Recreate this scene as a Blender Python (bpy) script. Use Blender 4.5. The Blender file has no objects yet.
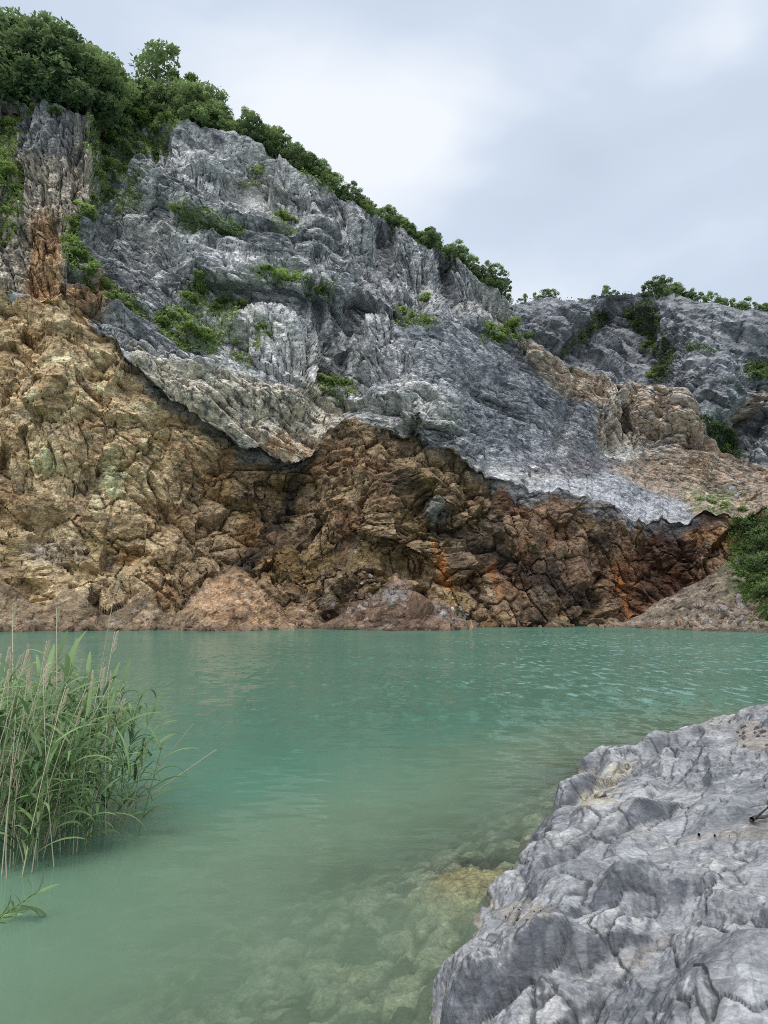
import bpy, math, random
import numpy as np
from mathutils import Vector, Matrix
random.seed(7)
R = math.radians
scene = bpy.context.scene
COL = scene.collection

# ------------------------------------------------------------------ image pixel frame
F, CAMH, PITCH = 769.0, 2.6, R(6.75)
cP, sP = math.cos(PITCH), math.sin(PITCH)
def pixel_ray(px, py):
    """bearing: sideways and upward slope of the camera ray through an image pixel"""
    px = np.asarray(px, float); py = np.asarray(py, float)
    u = -(py - 512) / F
    y = cP - u * sP
    return (px - 384) / F / y, (sP + u * cP) / y
def at(px, py, Y):
    bx, bz = pixel_ray(px, py)
    Y = np.asarray(Y, float)
    return np.stack([bx * Y, Y + 0 * bx, CAMH + bz * Y], -1)
def on_level(px, py, z=0.0):
    bx, bz = pixel_ray(px, py)
    Y = (z - CAMH) / bz
    return np.array([float(bx * Y), float(Y), z])
def sight(P):
    x, y, z = P[..., 0], P[..., 1], P[..., 2] - CAMH
    f = y * cP + z * sP; u = -y * sP + z * cP
    return 384 + F * x / f, 512 - F * u / f

# ------------------------------------------------------------------ noise (numpy)
def h32(ix, iy, iz, seed):
    h = (ix.astype(np.int64) * 374761393 + iy.astype(np.int64) * 668265263 + iz.astype(np.int64) * 2147483647 + seed * 974634777) & 0xFFFFFFFF
    h = (h ^ (h >> 13)) * 1274126177 & 0xFFFFFFFF
    h = (h ^ (h >> 16)) * 2246822519 & 0xFFFFFFFF
    return h ^ (h >> 15)
def r01(h, k):
    g = (h * (2654435761 + 2 * k * 40503) + k * 1013904223) & 0xFFFFFFFF
    g = (g ^ (g >> 15)) * 2246822519 & 0xFFFFFFFF
    g ^= g >> 13
    return (g & 0xFFFFFF) / float(0xFFFFFF)
def vnoise(P, seed=0):
    i = np.floor(P).astype(np.int64); f = P - i
    w = f * f * f * (f * (f * 6 - 15) + 10)
    out = 0
    for dx in (0, 1):
        wx = w[:, 0] if dx else 1 - w[:, 0]
        for dy in (0, 1):
            wy = w[:, 1] if dy else 1 - w[:, 1]
            for dz in (0, 1):
                wz = w[:, 2] if dz else 1 - w[:, 2]
                out = out + wx * wy * wz * r01(h32(i[:, 0] + dx, i[:, 1] + dy, i[:, 2] + dz, seed), 1)
    return out * 2 - 1
def fbm(P, octv=4, seed=0, gain=0.5):
    o = 0; a = 1; t = 0
    for k in range(octv):
        o = o + a * vnoise(P * (2.03 ** k) + k * 17.3, seed + k); t += a; a *= gain
    return o / t
def ridged(P, octv=4, seed=0):
    o = 0; a = 1; t = 0
    for k in range(octv):
        o = o + a * (1 - np.abs(vnoise(P * (2.1 ** k) + k * 7.7, seed + k)) * 2); t += a; a *= .5
    return o / t
def cells(P, seed=0, jit=0.62, steep=3.2, rr=.64):
    """angular broken blocks: upper envelope of tilted flat-topped prisms; also distance to the joint and a tint per block"""
    b = np.floor(P - 0.5).astype(np.int64); n = len(P); Q = []; H = []; out = np.full(n, -.55)
    for dx in (0, 1):
        for dy in (0, 1):
            for dz in (0, 1):
                c = b + np.array([dx, dy, dz]); h = h32(c[:, 0], c[:, 1], c[:, 2], seed)
                a = [r01(h, k) for k in range(1, 8)]
                x = P[:, 0] - c[:, 0] - .5 - (a[0] - .5) * jit; y = P[:, 1] - c[:, 1] - .5 - (a[1] - .5) * jit; z = P[:, 2] - c[:, 2] - .5 - (a[2] - .5) * jit
                ka, kb, kc = (a[3] - .5) * 1.3, (a[4] - .5) * 1.3, (a[5] - .5) * 1.3
                u = x + ka * y - kb * z; v = y - ka * x + kc * z; w = z + kb * x - kc * y
                q = np.maximum(np.maximum(np.abs(u), np.abs(v)), np.maximum(np.abs(w), .62 * (np.abs(u) + np.abs(v))))
                top = (a[6] * 2 - 1) * .45 + 1.5 * ((a[4] - .5) * x + (a[5] - .5) * y + (a[3] - .5) * z)
                out = np.maximum(out, np.minimum(top, steep * (rr - q) - .55)); Q.append(q - .12 * a[6]); H.append(h)
    Q = np.stack(Q); k = np.argmin(Q, 0); S2 = np.partition(Q, 1, axis=0)
    return out, S2[1] - S2[0], r01(np.stack(H)[k, np.arange(n)], 8)
def sstep(a, b, x):
    t = np.clip((x - a) / (b - a), 0, 1); return t * t * (3 - 2 * t)
def mixc(c, new, m):
    return c * (1 - m[:, None]) + np.asarray(new, float) * m[:, None]
def srgb(r, g, b):
    v = np.array([r, g, b]) / 255.0
    return np.where(v < .04045, v / 12.92, ((v + .055) / 1.055) ** 2.4)
def rotm(ax, ang):
    return np.array(Matrix.Rotation(R(ang), 3, ax))
def seg_dist(x, y, pts):
    d = np.full(x.shape, 1e9)
    for (ax, ay), (bx, by) in zip(pts[:-1], pts[1:]):
        vx, vy = bx - ax, by - ay; t = np.clip(((x - ax) * vx + (y - ay) * vy) / (vx * vx + vy * vy + 1e-9), 0, 1)
        d = np.minimum(d, np.hypot(x - ax - t * vx, y - ay - t * vy))
    return d
def inside(x, y, poly):
    r = np.zeros(x.shape, bool); n = len(poly)
    for i in range(n):
        (x0, y0), (x1, y1) = poly[i], poly[(i + 1) % n]
        c = ((y0 > y) != (y1 > y)) & (x < (x1 - x0) * (y - y0) / (y1 - y0 + 1e-12) + x0); r ^= c
    return r
def region(x, y, poly, soft):
    d = seg_dist(x, y, poly + [poly[0]]); d = np.where(inside(x, y, poly), d, -d)
    return sstep(-soft, soft, d)
def blob(x, y, cx, cy, rx, ry, ang=0):
    a = R(ang); u = (x - cx) * math.cos(a) + (y - cy) * math.sin(a); v = -(x - cx) * math.sin(a) + (y - cy) * math.cos(a)
    return 1 - sstep(.6, 1.25, np.sqrt((u / rx) ** 2 + (v / ry) ** 2))
def gauss(A, s, axis):
    k = int(s * 3) + 1; w = np.exp(-.5 * (np.arange(-k, k + 1) / s) ** 2); w /= w.sum()
    pad = [(0, 0)] * A.ndim; pad[axis] = (k, k); B = np.pad(A, pad, mode='edge'); out = 0
    for i, wi in enumerate(w):
        sl = [slice(None)] * A.ndim; sl[axis] = slice(i, i + A.shape[axis]); out = out + wi * B[tuple(sl)]
    return out

# ------------------------------------------------------------------ scene helpers
def props(o, label=None, cat=None, group=None, kind=None):
    if label: o['label'] = label
    if cat: o['category'] = cat
    if group: o['group'] = group
    if kind: o['kind'] = kind
    return o
def link(name, me, mat=None, parent=None):
    o = bpy.data.objects.new(name, me); COL.objects.link(o)
    if mat is not None:
        me.materials.clear(); me.materials.append(mat)
    if parent is not None: o.parent = parent
    return o
def np_mesh(name, V, Fq, smooth=True, col=None, extra=None):
    V = np.ascontiguousarray(V, np.float32); Fq = np.ascontiguousarray(Fq, np.int32); k = Fq.shape[1]
    me = bpy.data.meshes.new(name); me.vertices.add(len(V)); me.vertices.foreach_set('co', V.ravel())
    me.loops.add(Fq.size); me.loops.foreach_set('vertex_index', Fq.ravel())
    me.polygons.add(len(Fq)); me.polygons.foreach_set('loop_start', np.arange(0, Fq.size, k, dtype=np.int32))
    me.update(calc_edges=True)
    me.polygons.foreach_set('use_smooth', np.full(len(Fq), smooth))
    if col is not None:
        a = me.color_attributes.new('tint', 'FLOAT_COLOR', 'POINT')
        c = np.ones((len(V), 4), np.float32); c[:, :3] = col; a.data.foreach_set('color', c.ravel())
    for nm, arr in (extra or {}).items():
        a = me.attributes.new(nm, 'FLOAT', 'POINT'); a.data.foreach_set('value', np.ascontiguousarray(arr, np.float32))
    me.validate(); return me
def grid_faces(nr, nc, flip=False):
    i = np.arange((nr - 1) * nc).reshape(nr - 1, nc)[:, :-1].ravel()
    q = np.stack([i, i + 1, i + nc + 1, i + nc], -1)
    return q[:, ::-1] if flip else q
def grid_normals(P):
    du = np.gradient(P, axis=1); dv = np.gradient(P, axis=0); n = np.cross(du, dv)
    return n / (np.linalg.norm(n, axis=-1, keepdims=True) + 1e-9)

class NT:
    def __init__(s, name):
        s.m = bpy.data.materials.new(name); s.m.use_nodes = True; s.t = s.m.node_tree; s.t.nodes.clear()
        s.out = s.n('ShaderNodeOutputMaterial')
    def n(s, typ, **kw):
        x = s.t.nodes.new(typ)
        for k, v in kw.items():
            if k.startswith('i_'):
                key = k[2:].replace('_', ' '); key = int(key) if key.isdigit() else key
                x.inputs[key].default_value = v
            else: setattr(x, k, v)
        return x
    def l(s, a, b): s.t.links.new(a, b)
    def math(s, op, a, b=None):
        x = s.n('ShaderNodeMath', operation=op)
        for i, v in enumerate((a, b)):
            if v is None: continue
            if hasattr(v, 'links'): s.l(v, x.inputs[i])
            else: x.inputs[i].default_value = v
        return x.outputs[0]
    def ramp(s, fac, stops):
        r = s.n('ShaderNodeValToRGB'); s.l(fac, r.inputs[0]); e = r.color_ramp.elements
        while len(e) < len(stops): e.new(.5)
        for k, (p, c) in enumerate(stops):
            e[k].position = p; e[k].color = (*c, 1) if len(c) == 3 else c
        return r.outputs[0]
    def mix(s, blend, fac, a, b):
        x = s.n('ShaderNodeMix', data_type='RGBA', blend_type=blend, clamp_factor=True)
        for v, k in ((fac, 0), (a, 6), (b, 7)):
            if hasattr(v, 'links'): s.l(v, x.inputs[k])
            elif k == 0: x.inputs[0].default_value = v
            else: x.inputs[k].default_value = (*v, 1)
        return x.outputs[2]

def rock_material(name, s, bump, stretch=(1, 1, 2.2), rot=(0, 0, 0), rough=.88, contrast=1.0):
    """tint attribute x procedural mineral grain, joints and bump; s = detail per metre"""
    t = NT(name)
    tc = t.n('ShaderNodeTexCoord'); mp = t.n('ShaderNodeMapping'); t.l(tc.outputs['Object'], mp.inputs[0])
    mp.inputs['Rotation'].default_value = [R(a) for a in rot]; mp.inputs['Scale'].default_value = [s * q for q in stretch]
    v = mp.outputs[0]
    at_ = t.n('ShaderNodeAttribute', attribute_name='tint')
    n1 = t.n('ShaderNodeTexNoise', i_Scale=1.0, i_Detail=10.0, i_Roughness=.66, i_Distortion=.0); t.l(v, n1.inputs['Vector'])
    n2 = t.n('ShaderNodeTexNoise', i_Scale=5.0, i_Detail=8.0, i_Roughness=.78); t.l(v, n2.inputs['Vector'])
    vo = t.n('ShaderNodeTexVoronoi', feature='DISTANCE_TO_EDGE', i_Scale=.8)
    wv = t.n('ShaderNodeMixRGB', blend_type='ADD'); wv.inputs[0].default_value = .25; t.l(v, wv.inputs[1]); t.l(n1.outputs['Color'], wv.inputs[2])
    t.l(wv.outputs[0], vo.inputs['Vector'])
    vf = t.n('ShaderNodeTexVoronoi', feature='F1', i_Scale=1.3, i_Randomness=.9); t.l(v, vf.inputs['Vector'])
    vg = t.n('ShaderNodeTexVoronoi', feature='F1', i_Scale=3.7, i_Randomness=.9); t.l(v, vg.inputs['Vector'])
    def facet(vn, sc):
        q1 = t.n('ShaderNodeVectorMath', operation='SUBTRACT'); t.l(v, q1.inputs[0]); t.l(vn.outputs['Position'], q1.inputs[1])
        q2 = t.n('ShaderNodeVectorMath', operation='SUBTRACT'); t.l(vn.outputs['Color'], q2.inputs[0]); q2.inputs[1].default_value = (.5, .5, .5)
        q3 = t.n('ShaderNodeVectorMath', operation='DOT_PRODUCT'); t.l(q1.outputs[0], q3.inputs[0]); t.l(q2.outputs[0], q3.inputs[1]); return t.math('MULTIPLY', q3.outputs['Value'], sc)
    g1 = t.ramp(n1.outputs[0], [(.3, (.55,) * 3), (.5, (1, 1, 1)), (.7, (1.5,) * 3)])
    g2 = t.ramp(n2.outputs[0], [(.34, (.35,) * 3), (.5, (1, 1, 1)), (.68, (1.75,) * 3)])
    c = t.mix('MULTIPLY', contrast, at_.outputs[0], g1); c = t.mix('MULTIPLY', .82 * contrast, c, g2)
    sp = t.n('ShaderNodeSeparateColor'); t.l(vf.outputs['Color'], sp.inputs[0])
    g3 = t.ramp(sp.outputs[0], [(0, (.78,) * 3), (1, (1.22,) * 3)]); c = t.mix('MULTIPLY', .8, c, g3)
    g4 = t.ramp(vo.outputs[0], [(0, (.45,) * 3), (.06, (1, 1, 1))]); c = t.mix('MULTIPLY', .55 if contrast == 1 else .25, c, g4)
    hgt = t.math('ADD', t.math('MULTIPLY', n1.outputs[0], .32), t.math('MULTIPLY', n2.outputs[0], .22))
    hgt = t.math('ADD', hgt, t.math('ADD', facet(vf, 1.3), facet(vg, 1.0)))
    hgt = t.math('ADD', hgt, t.math('MULTIPLY', t.math('MINIMUM', vo.outputs[0], .12), 1.2))
    hgt = t.math('ADD', hgt, t.math('MULTIPLY', sp.outputs[1], .12))
    b = t.n('ShaderNodeBump', i_Strength=1.0, i_Distance=bump); t.l(hgt, b.inputs['Height'])
    p = t.n('ShaderNodeBsdfPrincipled', i_Roughness=rough); t.l(c, p.inputs['Base Color']); t.l(b.outputs[0], p.inputs['Normal'])
    p.inputs['Specular IOR Level'].default_value = .3
    t.l(p.outputs[0], t.out.inputs[0]); return t.m

M_CLIFF = rock_material('weathered quarry rock', 1.0, .30, (1, 1, 2.1), (0, -26, 0))
M_FAR = rock_material('distant quarry rock', .45, .45, (1, 1, 1.6), (0, 15, 0))
M_SHORE = rock_material('grey shore rock', 6.0, .014, (.6, 1, 1.5), (0, 0, -48), .78, .68)
M_BED = rock_material('silty lake bed', 5.0, .02)
M_RUBBLE = rock_material('broken stone', 1.2, .1)

# ------------------------------------------------------------------ MAIN CLIFF
def tab(x, pairs):
    a = np.array(pairs, float); return np.interp(x, a[:, 0], a[:, 1])
SKY = [(-160, 76), (0, 93), (60, 104), (92, 116), (100, 120), (150, 114), (195, 116), (240, 130), (275, 150), (300, 166), (325, 182), (345, 195), (380, 216), (420, 241), (460, 259),
       (490, 279), (511, 298), (519, 322), (531, 337), (545, 349), (570, 364), (610, 377), (650, 384), (686, 386), (698, 400), (709, 425), (722, 449), (740, 459), (768, 464), (920, 468)]
LIP = [(-160, 268), (0, 286), (45, 292), (75, 302), (90, 325), (115, 340), (125, 360), (145, 378), (170, 395), (200, 415), (235, 435), (260, 444), (290, 462), (300, 463), (312, 450),
       (325, 430), (345, 418), (370, 418), (400, 430), (440, 447), (460, 457), (470, 472), (500, 480), (540, 492), (580, 502), (620, 516), (650, 522), (690, 527), (702, 518), (740, 516), (768, 512), (920, 500)]
BACK = [(-160, 0), (75, 0), (105, .3), (125, 1.2), (200, 2.6), (290, 3.2), (318, .9), (345, .1), (400, .2), (440, .8), (455, 1.4), (520, .2), (600, .2), (660, .4), (690, .6), (740, .2), (920, .1)]
BASE = [(-160, 73), (0, 76), (100, 78), (200, 80), (300, 81), (400, 82), (520, 82), (600, 85), (690, 88), (768, 86), (920, 80)]
TK = [0, .15, .3, .5, .75, 1]
YT = {-160: (78, 79, 80, 82, 85, 88), 0: (84, 85, 86, 88, 91, 94), 60: (85, 86, 87, 88.5, 91, 94), 92: (87, 88, 88.5, 89.5, 92, 95), 95: (87, 88.5, 89, 90, 92.5, 95.5), 100: (87, 91, 95, 99.5, 104, 109), 150: (86, 89, 92, 96, 101, 107),
      200: (86, 88.5, 91, 95, 100, 106), 290: (88.5, 91, 93.5, 97, 102, 107), 325: (90, 93, 95, 98, 103, 108), 345: (92, 93, 94.5, 98, 103, 108), 400: (91.5, 91, 93, 98, 104, 109), 440: (89, 88.5, 91, 98, 105, 110),
      458: (88, 88.5, 92, 99, 106, 111), 472: (89.5, 94, 98, 102, 107, 112), 520: (90, 98, 103, 107, 110, 113), 560: (92, 102, 108, 111, 113, 115), 600: (94, 104, 112, 115, 116, 118),
      650: (96, 106, 113, 115, 116, 117), 690: (97, 108, 113, 114, 115, 116), 715: (95, 106, 112, 113, 115, 117), 768: (92, 100, 106, 110, 114, 118), 920: (86, 92, 98, 104, 108, 112)}
xs = np.arange(-110, 860.1, 1.1)
nA, nL, nB, nC = 210, 7, 330, 22
sky = gauss(tab(xs, SKY), 1.5, 0); lip = tab(xs, LIP)
_n = np.stack([xs / 9.0, 0 * xs, 0 * xs], -1); rg_ = sstep(450, 480, xs); lip = lip + 7 * fbm(_n * .45, 2, 5, .6) + (5 + 2 * rg_) * cells(_n * np.array([.42, 1, 1]) + .37, 9, steep=6)[0] + (1.3 + .9 * rg_) * cells(_n * np.array([1.2, 1, 1]) + .77, 10, steep=6)[0]
sky = sky + 3.5 * fbm(_n * .8 + 5, 4, 15)
back = tab(xs, BACK); base = tab(xs, BASE)
keys = sorted(YT); YB = np.stack([np.interp(xs, keys, [YT[k][j] for k in keys]) for j in range(6)], 1)
YB = gauss(YB, 2.2, 0)
# wall below the lip
s = np.linspace(0, 1, nA)[:, None]; pyA = 648 + (lip[None] - 648) * s
g = .25 * s + .75 * s ** 1.25
YlA = YB[:, 0] + back
YA = base[None] + (YlA - base)[None] * g
PXA = np.broadcast_to(xs[None], pyA.shape)
# broad buttresses and hollows of the brown wall
def hollow(px, py, cx, cy, rx, ry, ang, dep):
    a = R(ang); u = (px - cx) * math.cos(a) + (py - cy) * math.sin(a); v = -(px - cx) * math.sin(a) + (py - cy) * math.cos(a)
    return 1.5 * dep * np.exp(-(u / rx) ** 2 - (v / ry) ** 2)
fade = np.clip((1 - s) * 6, 0, 1) * np.clip(s * 4, 0, 1)
YA = YA + fade * (hollow(PXA, pyA, 200, 500, 70, 60, 30, 2.4) + hollow(PXA, pyA, 290, 500, 60, 26, -48, 3.2) + hollow(PXA, pyA, 60, 540, 60, 22, 20, 1.8)
     + hollow(PXA, pyA, 455, 525, 80, 14, 38, 1.5) + hollow(PXA, pyA, 660, 560, 45, 40, 20, .3) + hollow(PXA, pyA, 385, 500, 60, 60, 0, -2.6)
     + hollow(PXA, pyA, 560, 560, 50, 50, 30, -1.8) + hollow(PXA, pyA, 110, 400, 55, 60, 30, -2.0) + hollow(PXA, pyA, 400, 560, 80, 12, 15, 1.8))
# scree aprons: ray-march against cones of loose rock
CONES = [(395, 577, 80.5, .62), (235, 566, 80, .85), (-30, 560, 77, .6), (70, 588, 78, .55), (140, 592, 79, .6), (300, 600, 81, .8), (805, 512, 84, .62), (740, 560, 86, .6), (560, 612, 84, .6), (610, 616, 85, .6)]
cone = []
for px, py, Y, sl in CONES:
    p = at(px, py, Y); cone.append((p[0], p[1], p[2], sl))
bxA, bzA = pixel_ray(PXA, pyA)
rough_n = fbm(np.stack([PXA.ravel() / 25, pyA.ravel() / 25, 0 * pyA.ravel()], -1), 4, 40).reshape(PXA.shape)
def scree_h(X, Y):
    return np.max([z - sl * np.hypot(X - x, Y - y) for x, y, z, sl in cone], axis=0)
Ys = YA.copy(); hit = np.zeros(YA.shape, bool)
low = pyA > 500
for Yq in np.arange(50, 92, .15):
    m = low & ~hit & (Yq < YA)
    if not m.any(): continue
    X = bxA * Yq; Z = CAMH + bzA * Yq
    h = m & (Z < scree_h(X, Yq) + .8 * rough_n); Ys[h] = Yq; hit |= h
screeA = hit.astype(float)
PA = at(PXA, pyA, gauss(gauss(Ys, 1, 0), 1, 1))
# underside of the overhanging lip
tl = np.linspace(0, 1, nL + 2)[1:-1, None]
PL = at(np.broadcast_to(xs[None], (nL, len(xs))), lip[None] + 1.2 * np.sin(tl * 3.14), YlA[None] + (YB[:, 0] - YlA)[None] * tl)
# upper face
tb = np.linspace(0, 1, nB)[:, None]; pyB = lip[None] + (sky - lip)[None] * tb
YBf = np.stack([np.interp(tb[:, 0], TK, YB[i]) for i in range(len(xs))], 1); YBf = gauss(YBf, 6, 0)
YBf[:8] = YBf[:8] * np.linspace(0, 1, 8)[:, None] + YB[:, 0][None] * (1 - np.linspace(0, 1, 8))[:, None]
PXB = np.broadcast_to(xs[None], pyB.shape); fb = np.clip(tb * 8, 0, 1)
YBf = YBf + 1.5 * fb * (hollow(PXB, pyB, 345, 350, 20, 75, 20, 3.0) + hollow(PXB, pyB, 270, 300, 80, 12, 8, 2.0) + hollow(PXB, pyB, 195, 300, 35, 35, 30, 1.5)
     + hollow(PXB, pyB, 190, 165, 45, 40, 0, -2.0) + hollow(PXB, pyB, 225, 240, 60, 12, 20, 1.5) + hollow(PXB, pyB, 385, 240, 10, 55, -8, 1.6)
     + hollow(PXB, pyB, 448, 280, 9, 50, -10, 2.2) + hollow(PXB, pyB, 420, 410, 26, 30, 0, -2.0) + hollow(PXB, pyB, 420, 437, 30, 8, 0, 2.2)
     + hollow(PXB, pyB, 500, 345, 40, 14, 35, 1.8) + hollow(PXB, pyB, 694, 425, 16, 40, -18, -1.0) + hollow(PXB, pyB, 655, 430, 9, 40, 15, 1.2) + hollow(PXB, pyB, 535, 345, 14, 30, -25, -2.5)
     + hollow(PXB, pyB, 625, 420, 10, 40, 20, 1.8) + hollow(PXB, pyB, 6, 175, 12, 50, 0, .8) + hollow(PXB, pyB, 320, 250, 30, 60, 10, -1.6) + hollow(PXB, pyB, 300, 385, 40, 30, 10, -1.0) + hollow(PXB, pyB, 150, 230, 12, 50, 25, 1.4) + hollow(PXB, pyB, 270, 190, 60, 8, 20, 1.4) + hollow(PXB, pyB, 330, 215, 9, 40, -15, 1.3) + hollow(PXB, pyB, 565, 420, 8, 50, 15, 1.5) + hollow(PXB, pyB, 480, 400, 70, 7, 30, 1.2))
PB = at(PXB, pyB, YBf)
# top of the hill behind the brow
top = PB[-1]; rise = tab(xs, [(-160, .5), (90, .5), (200, .35), (320, .15), (500, .0), (530, -.35), (700, -.5), (760, -.1), (920, .1)])
far = np.linspace(0, 1, nC + 1)[1:] ** 1.5 * 55
PC = np.stack([top + np.stack([0.1 * d * (xs - 384) / 384, d + 0 * xs, rise * d - .004 * d * d], -1) for d in far])
P = np.concatenate([PA, PL, PB, PC]); nr, nc = P.shape[:2]
PXg, PYg = np.broadcast_to(xs[None], (nr, nc)).ravel(), np.concatenate([pyA, np.broadcast_to(lip, (nL, nc)), pyB, np.broadcast_to(sky, (nC, nc))]).ravel()
sec = np.concatenate([np.zeros(nA), np.full(nL, 1), np.full(nB, 2), np.full(nC, 3)])[:, None] + np.zeros((1, nc)); sec = sec.ravel()
tB = np.concatenate([np.zeros((nA + nL, nc)), tb + np.zeros((1, nc)), np.ones((nC, nc))]).ravel()
scr = np.zeros((nr, nc)); scr[:nA] = screeA; scr = gauss(gauss(scr, 1.2, 0), 1.2, 1).ravel()
# smooth normals for displacement
Nn = grid_normals(P)
for ax in (0, 1): Nn = gauss(Nn, 5, ax)
Nn /= np.linalg.norm(Nn, axis=-1, keepdims=True); Nn = Nn.reshape(-1, 3)
if Nn[:, 1].mean() > 0: Nn = -Nn
Nn = .35 * Nn + .65 * np.array([0, -.93, .22]) + np.stack([-.3 * (PXg - 384) / 384, 0 * PXg, 0 * PXg], -1) * .65; Nn /= np.linalg.norm(Nn, axis=-1, keepdims=True)
W = P.reshape(-1, 3).copy()
# bedding frame: layers dip to the right on the east half, steeper and wavier on the west
warp = np.stack([fbm(W / 14, 3, 60), fbm(W / 14, 3, 61), fbm(W / 14, 3, 62)], -1)
warpL = np.stack([fbm(W / 26, 1, 60), fbm(W / 26, 1, 61), fbm(W / 26, 1, 62)], -1); Wq = W + 4.0 * warpL
dipR = Wq @ rotm('Y', -24).T; dipL = Wq @ rotm('Y', -36).T; dipS = (W + 2.5 * warpL) @ rotm('Y', -21).T
slab = region(PXg, PYg, [(395, 330), (440, 300), (520, 340), (600, 400), (600, 455), (700, 490), (700, 525), (600, 512), (470, 474), (460, 420)], 12)
brown = 1 - sstep(.5, 1.5, sec)
bench = region(PXg, PYg, [(470, 466), (520, 452), (570, 452), (640, 448), (715, 445), (790, 455), (900, 460), (900, 520), (700, 530), (600, 512), (520, 490)], 6) * (sec > .5)
mixf = fbm(W / 9, 2, 69)[:, None]
dipB = np.where(mixf > .1, Wq @ rotm('Y', 14).T, np.where(mixf < -.16, Wq @ rotm('Y', -62).T, dipL)) * np.array([1.0, 1.0, .62])
bed = np.where(brown[:, None] > .5, dipB, dipR)
lam = fbm(W / 11, 3, 63); pil = region(PXg, PYg, [(-160, 80), (96, 96), (97, 190), (70, 235), (66, 290), (30, 300), (-160, 280)], 5) * (sec > .5)
vert = np.clip(pil + region(PXg, PYg, [(335, 190), (350, 195), (520, 300), (510, 335), (440, 320), (380, 310), (345, 260)], 10) * (sec > .5) + .8 * (1 - brown) * sstep(.15, .4, fbm(W / 12, 2, 64)) * (1 - slab), 0, 1)
stp = (W + 2.5 * warpL) @ rotm('Y', -76).T
def block(sz, seed):
    A = cells(bed / np.array(sz), seed); Bv = cells(stp / np.array(sz), seed + 50); m = vert > .5
    return tuple(np.where(m, q, p) for p, q in zip(A, Bv))
b0, k0, id0 = block([19, 14, 9], 17)
b1, k1, id1 = block([9, 8, 3.4], 1)
b2, k2, id2 = block([4.6, 4, 1.5], 2)
b3, k3, id3 = block([1.9, 1.7, .55], 3)
b4, k4, id4 = block([.75, .75, .27], 4)
rg = ridged(bed / np.array([7, 6, 2.2]), 5, 70)
am = sstep(-.35, .35, fbm(W / 7, 3, 66)); am2 = sstep(-.3, .3, fbm(W / 3.5, 3, 67))
# ledge profile of thin layers
wz = dipS[:, 2] / 1.7 + .3 * fbm(W / 5, 3, 77); lay = (wz - np.floor(wz)); lay = lay - 1.0 * sstep(.82, 1, lay)
wz2 = dipS[:, 2] / .65 + .25 * fbm(W / 3, 3, 78); lay2 = (wz2 - np.floor(wz2)); lay2 = lay2 - sstep(.75, 1, lay2)
joint = lambda k, w: np.exp(-(k / w) ** 2)
cr2 = joint(k2, .05) * (id2 > .55); cr3 = joint(k3, .08) * (id3 > .5)
gs = np.maximum(np.linalg.norm(np.gradient(P, axis=0), axis=-1), np.linalg.norm(np.gradient(P, axis=1), axis=-1)).ravel()
att = lambda sz: 1 - sstep(.3, .85, gs / sz)
d = 3.6 * b0 * (1 - .5 * slab) * (1 - .35 * brown) + 2.5 * b1 * (1 - .3 * brown) * (1 - .4 * slab) + (.35 + 1.3 * am) * b2 * (1 - .5 * slab) * att(2.4) + (.18 + .66 * am2) * b3 * att(1.0) + .17 * b4 * att(.5) + .06 * rg + 1.5 * fbm(W / 16, 2, 68)
d -= .5 * joint(k1, .03) * (id1 > .4) + .45 * cr2 + .16 * cr3
d *= 1 - .5 * slab; d += slab * (1.1 * lay + .35 * lay2) * att(1.2) + (1 - slab) * (.25 * lay * (sec > 1.5))
# vertical flutes on the left pillar
pil = region(PXg, PYg, [(-160, 80), (96, 96), (97, 190), (70, 235), (66, 290), (30, 300), (-160, 280)], 5) * (sec > .5)
fl = np.abs(vnoise(np.stack([W[:, 0] / 1.6, W[:, 1] / 3, W[:, 2] / 14], -1), 90)); d += pil * (1.2 * (fl - .3)) * att(1.2)
# diagonal furrows of the brown wall
fu = ridged(np.stack([dipL[:, 0] / 9, W[:, 1] / 5, dipL[:, 2] / 1.8], -1), 4, 95); d += brown * .22 * fu * (1 - scr)
loose = np.clip(scr + bench * .85, 0, 1)
loose_d = .42 * cells(W / 1.3, 21)[0] * att(.7) + .12 * b4 + 1.0 * fbm(W / 6, 4, 22)
d = d * (1 - .82 * loose) + loose_d * loose
capm = sec > 2.5; d[capm] *= .5
damp = np.ones(nr * nc)
damp = np.where((sec > 1.5) & (sec < 2.5), (1 - .6 * sstep(.95, 1, tB)) * (.6 + .4 * sstep(0, .06, tB)), damp)
lp_ = np.broadcast_to(lip, (nr, nc)).ravel(); damp = np.where(sec < 1.5, 1 - .4 * (1 - sstep(2, 22, PYg - lp_)), damp)
d *= damp
W = W + Nn * d[:, None]
G = W.reshape(nr, nc, 3)
# ---- colour of the rock
wx = PXg + 9 * fbm(W / 5, 4, 31) + 3 * fbm(W / 1.3, 3, 33); wy = PYg + 7 * fbm(W / 5, 4, 32) + 3 * fbm(W / 1.3, 3, 34)
big = fbm(W / 9, 4, 41); med = fbm(bed / np.array([3.5, 3.5, 1.2]), 4, 42); fine = fbm(W / .8, 3, 43)
v = .5 + .38 * med + .45 * big + .35 * (id1 - .5) + .55 * (id2 - .5) + .5 * (id3 - .5) + .42 * (id4 - .5)
v = np.clip(v, 0, 1.25)[:, None]
grey = np.array([.125, .13, .14]) * (1 - v) + np.array([.54, .54, .54]) * v
grey = 1.3 * grey * (1 + .12 * sstep(.1, .5, big)[:, None] * np.array([.3, .1, -.5]))
c = grey.copy()
c = mixc(c, [.22, .24, .285], .45 * slab)
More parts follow.
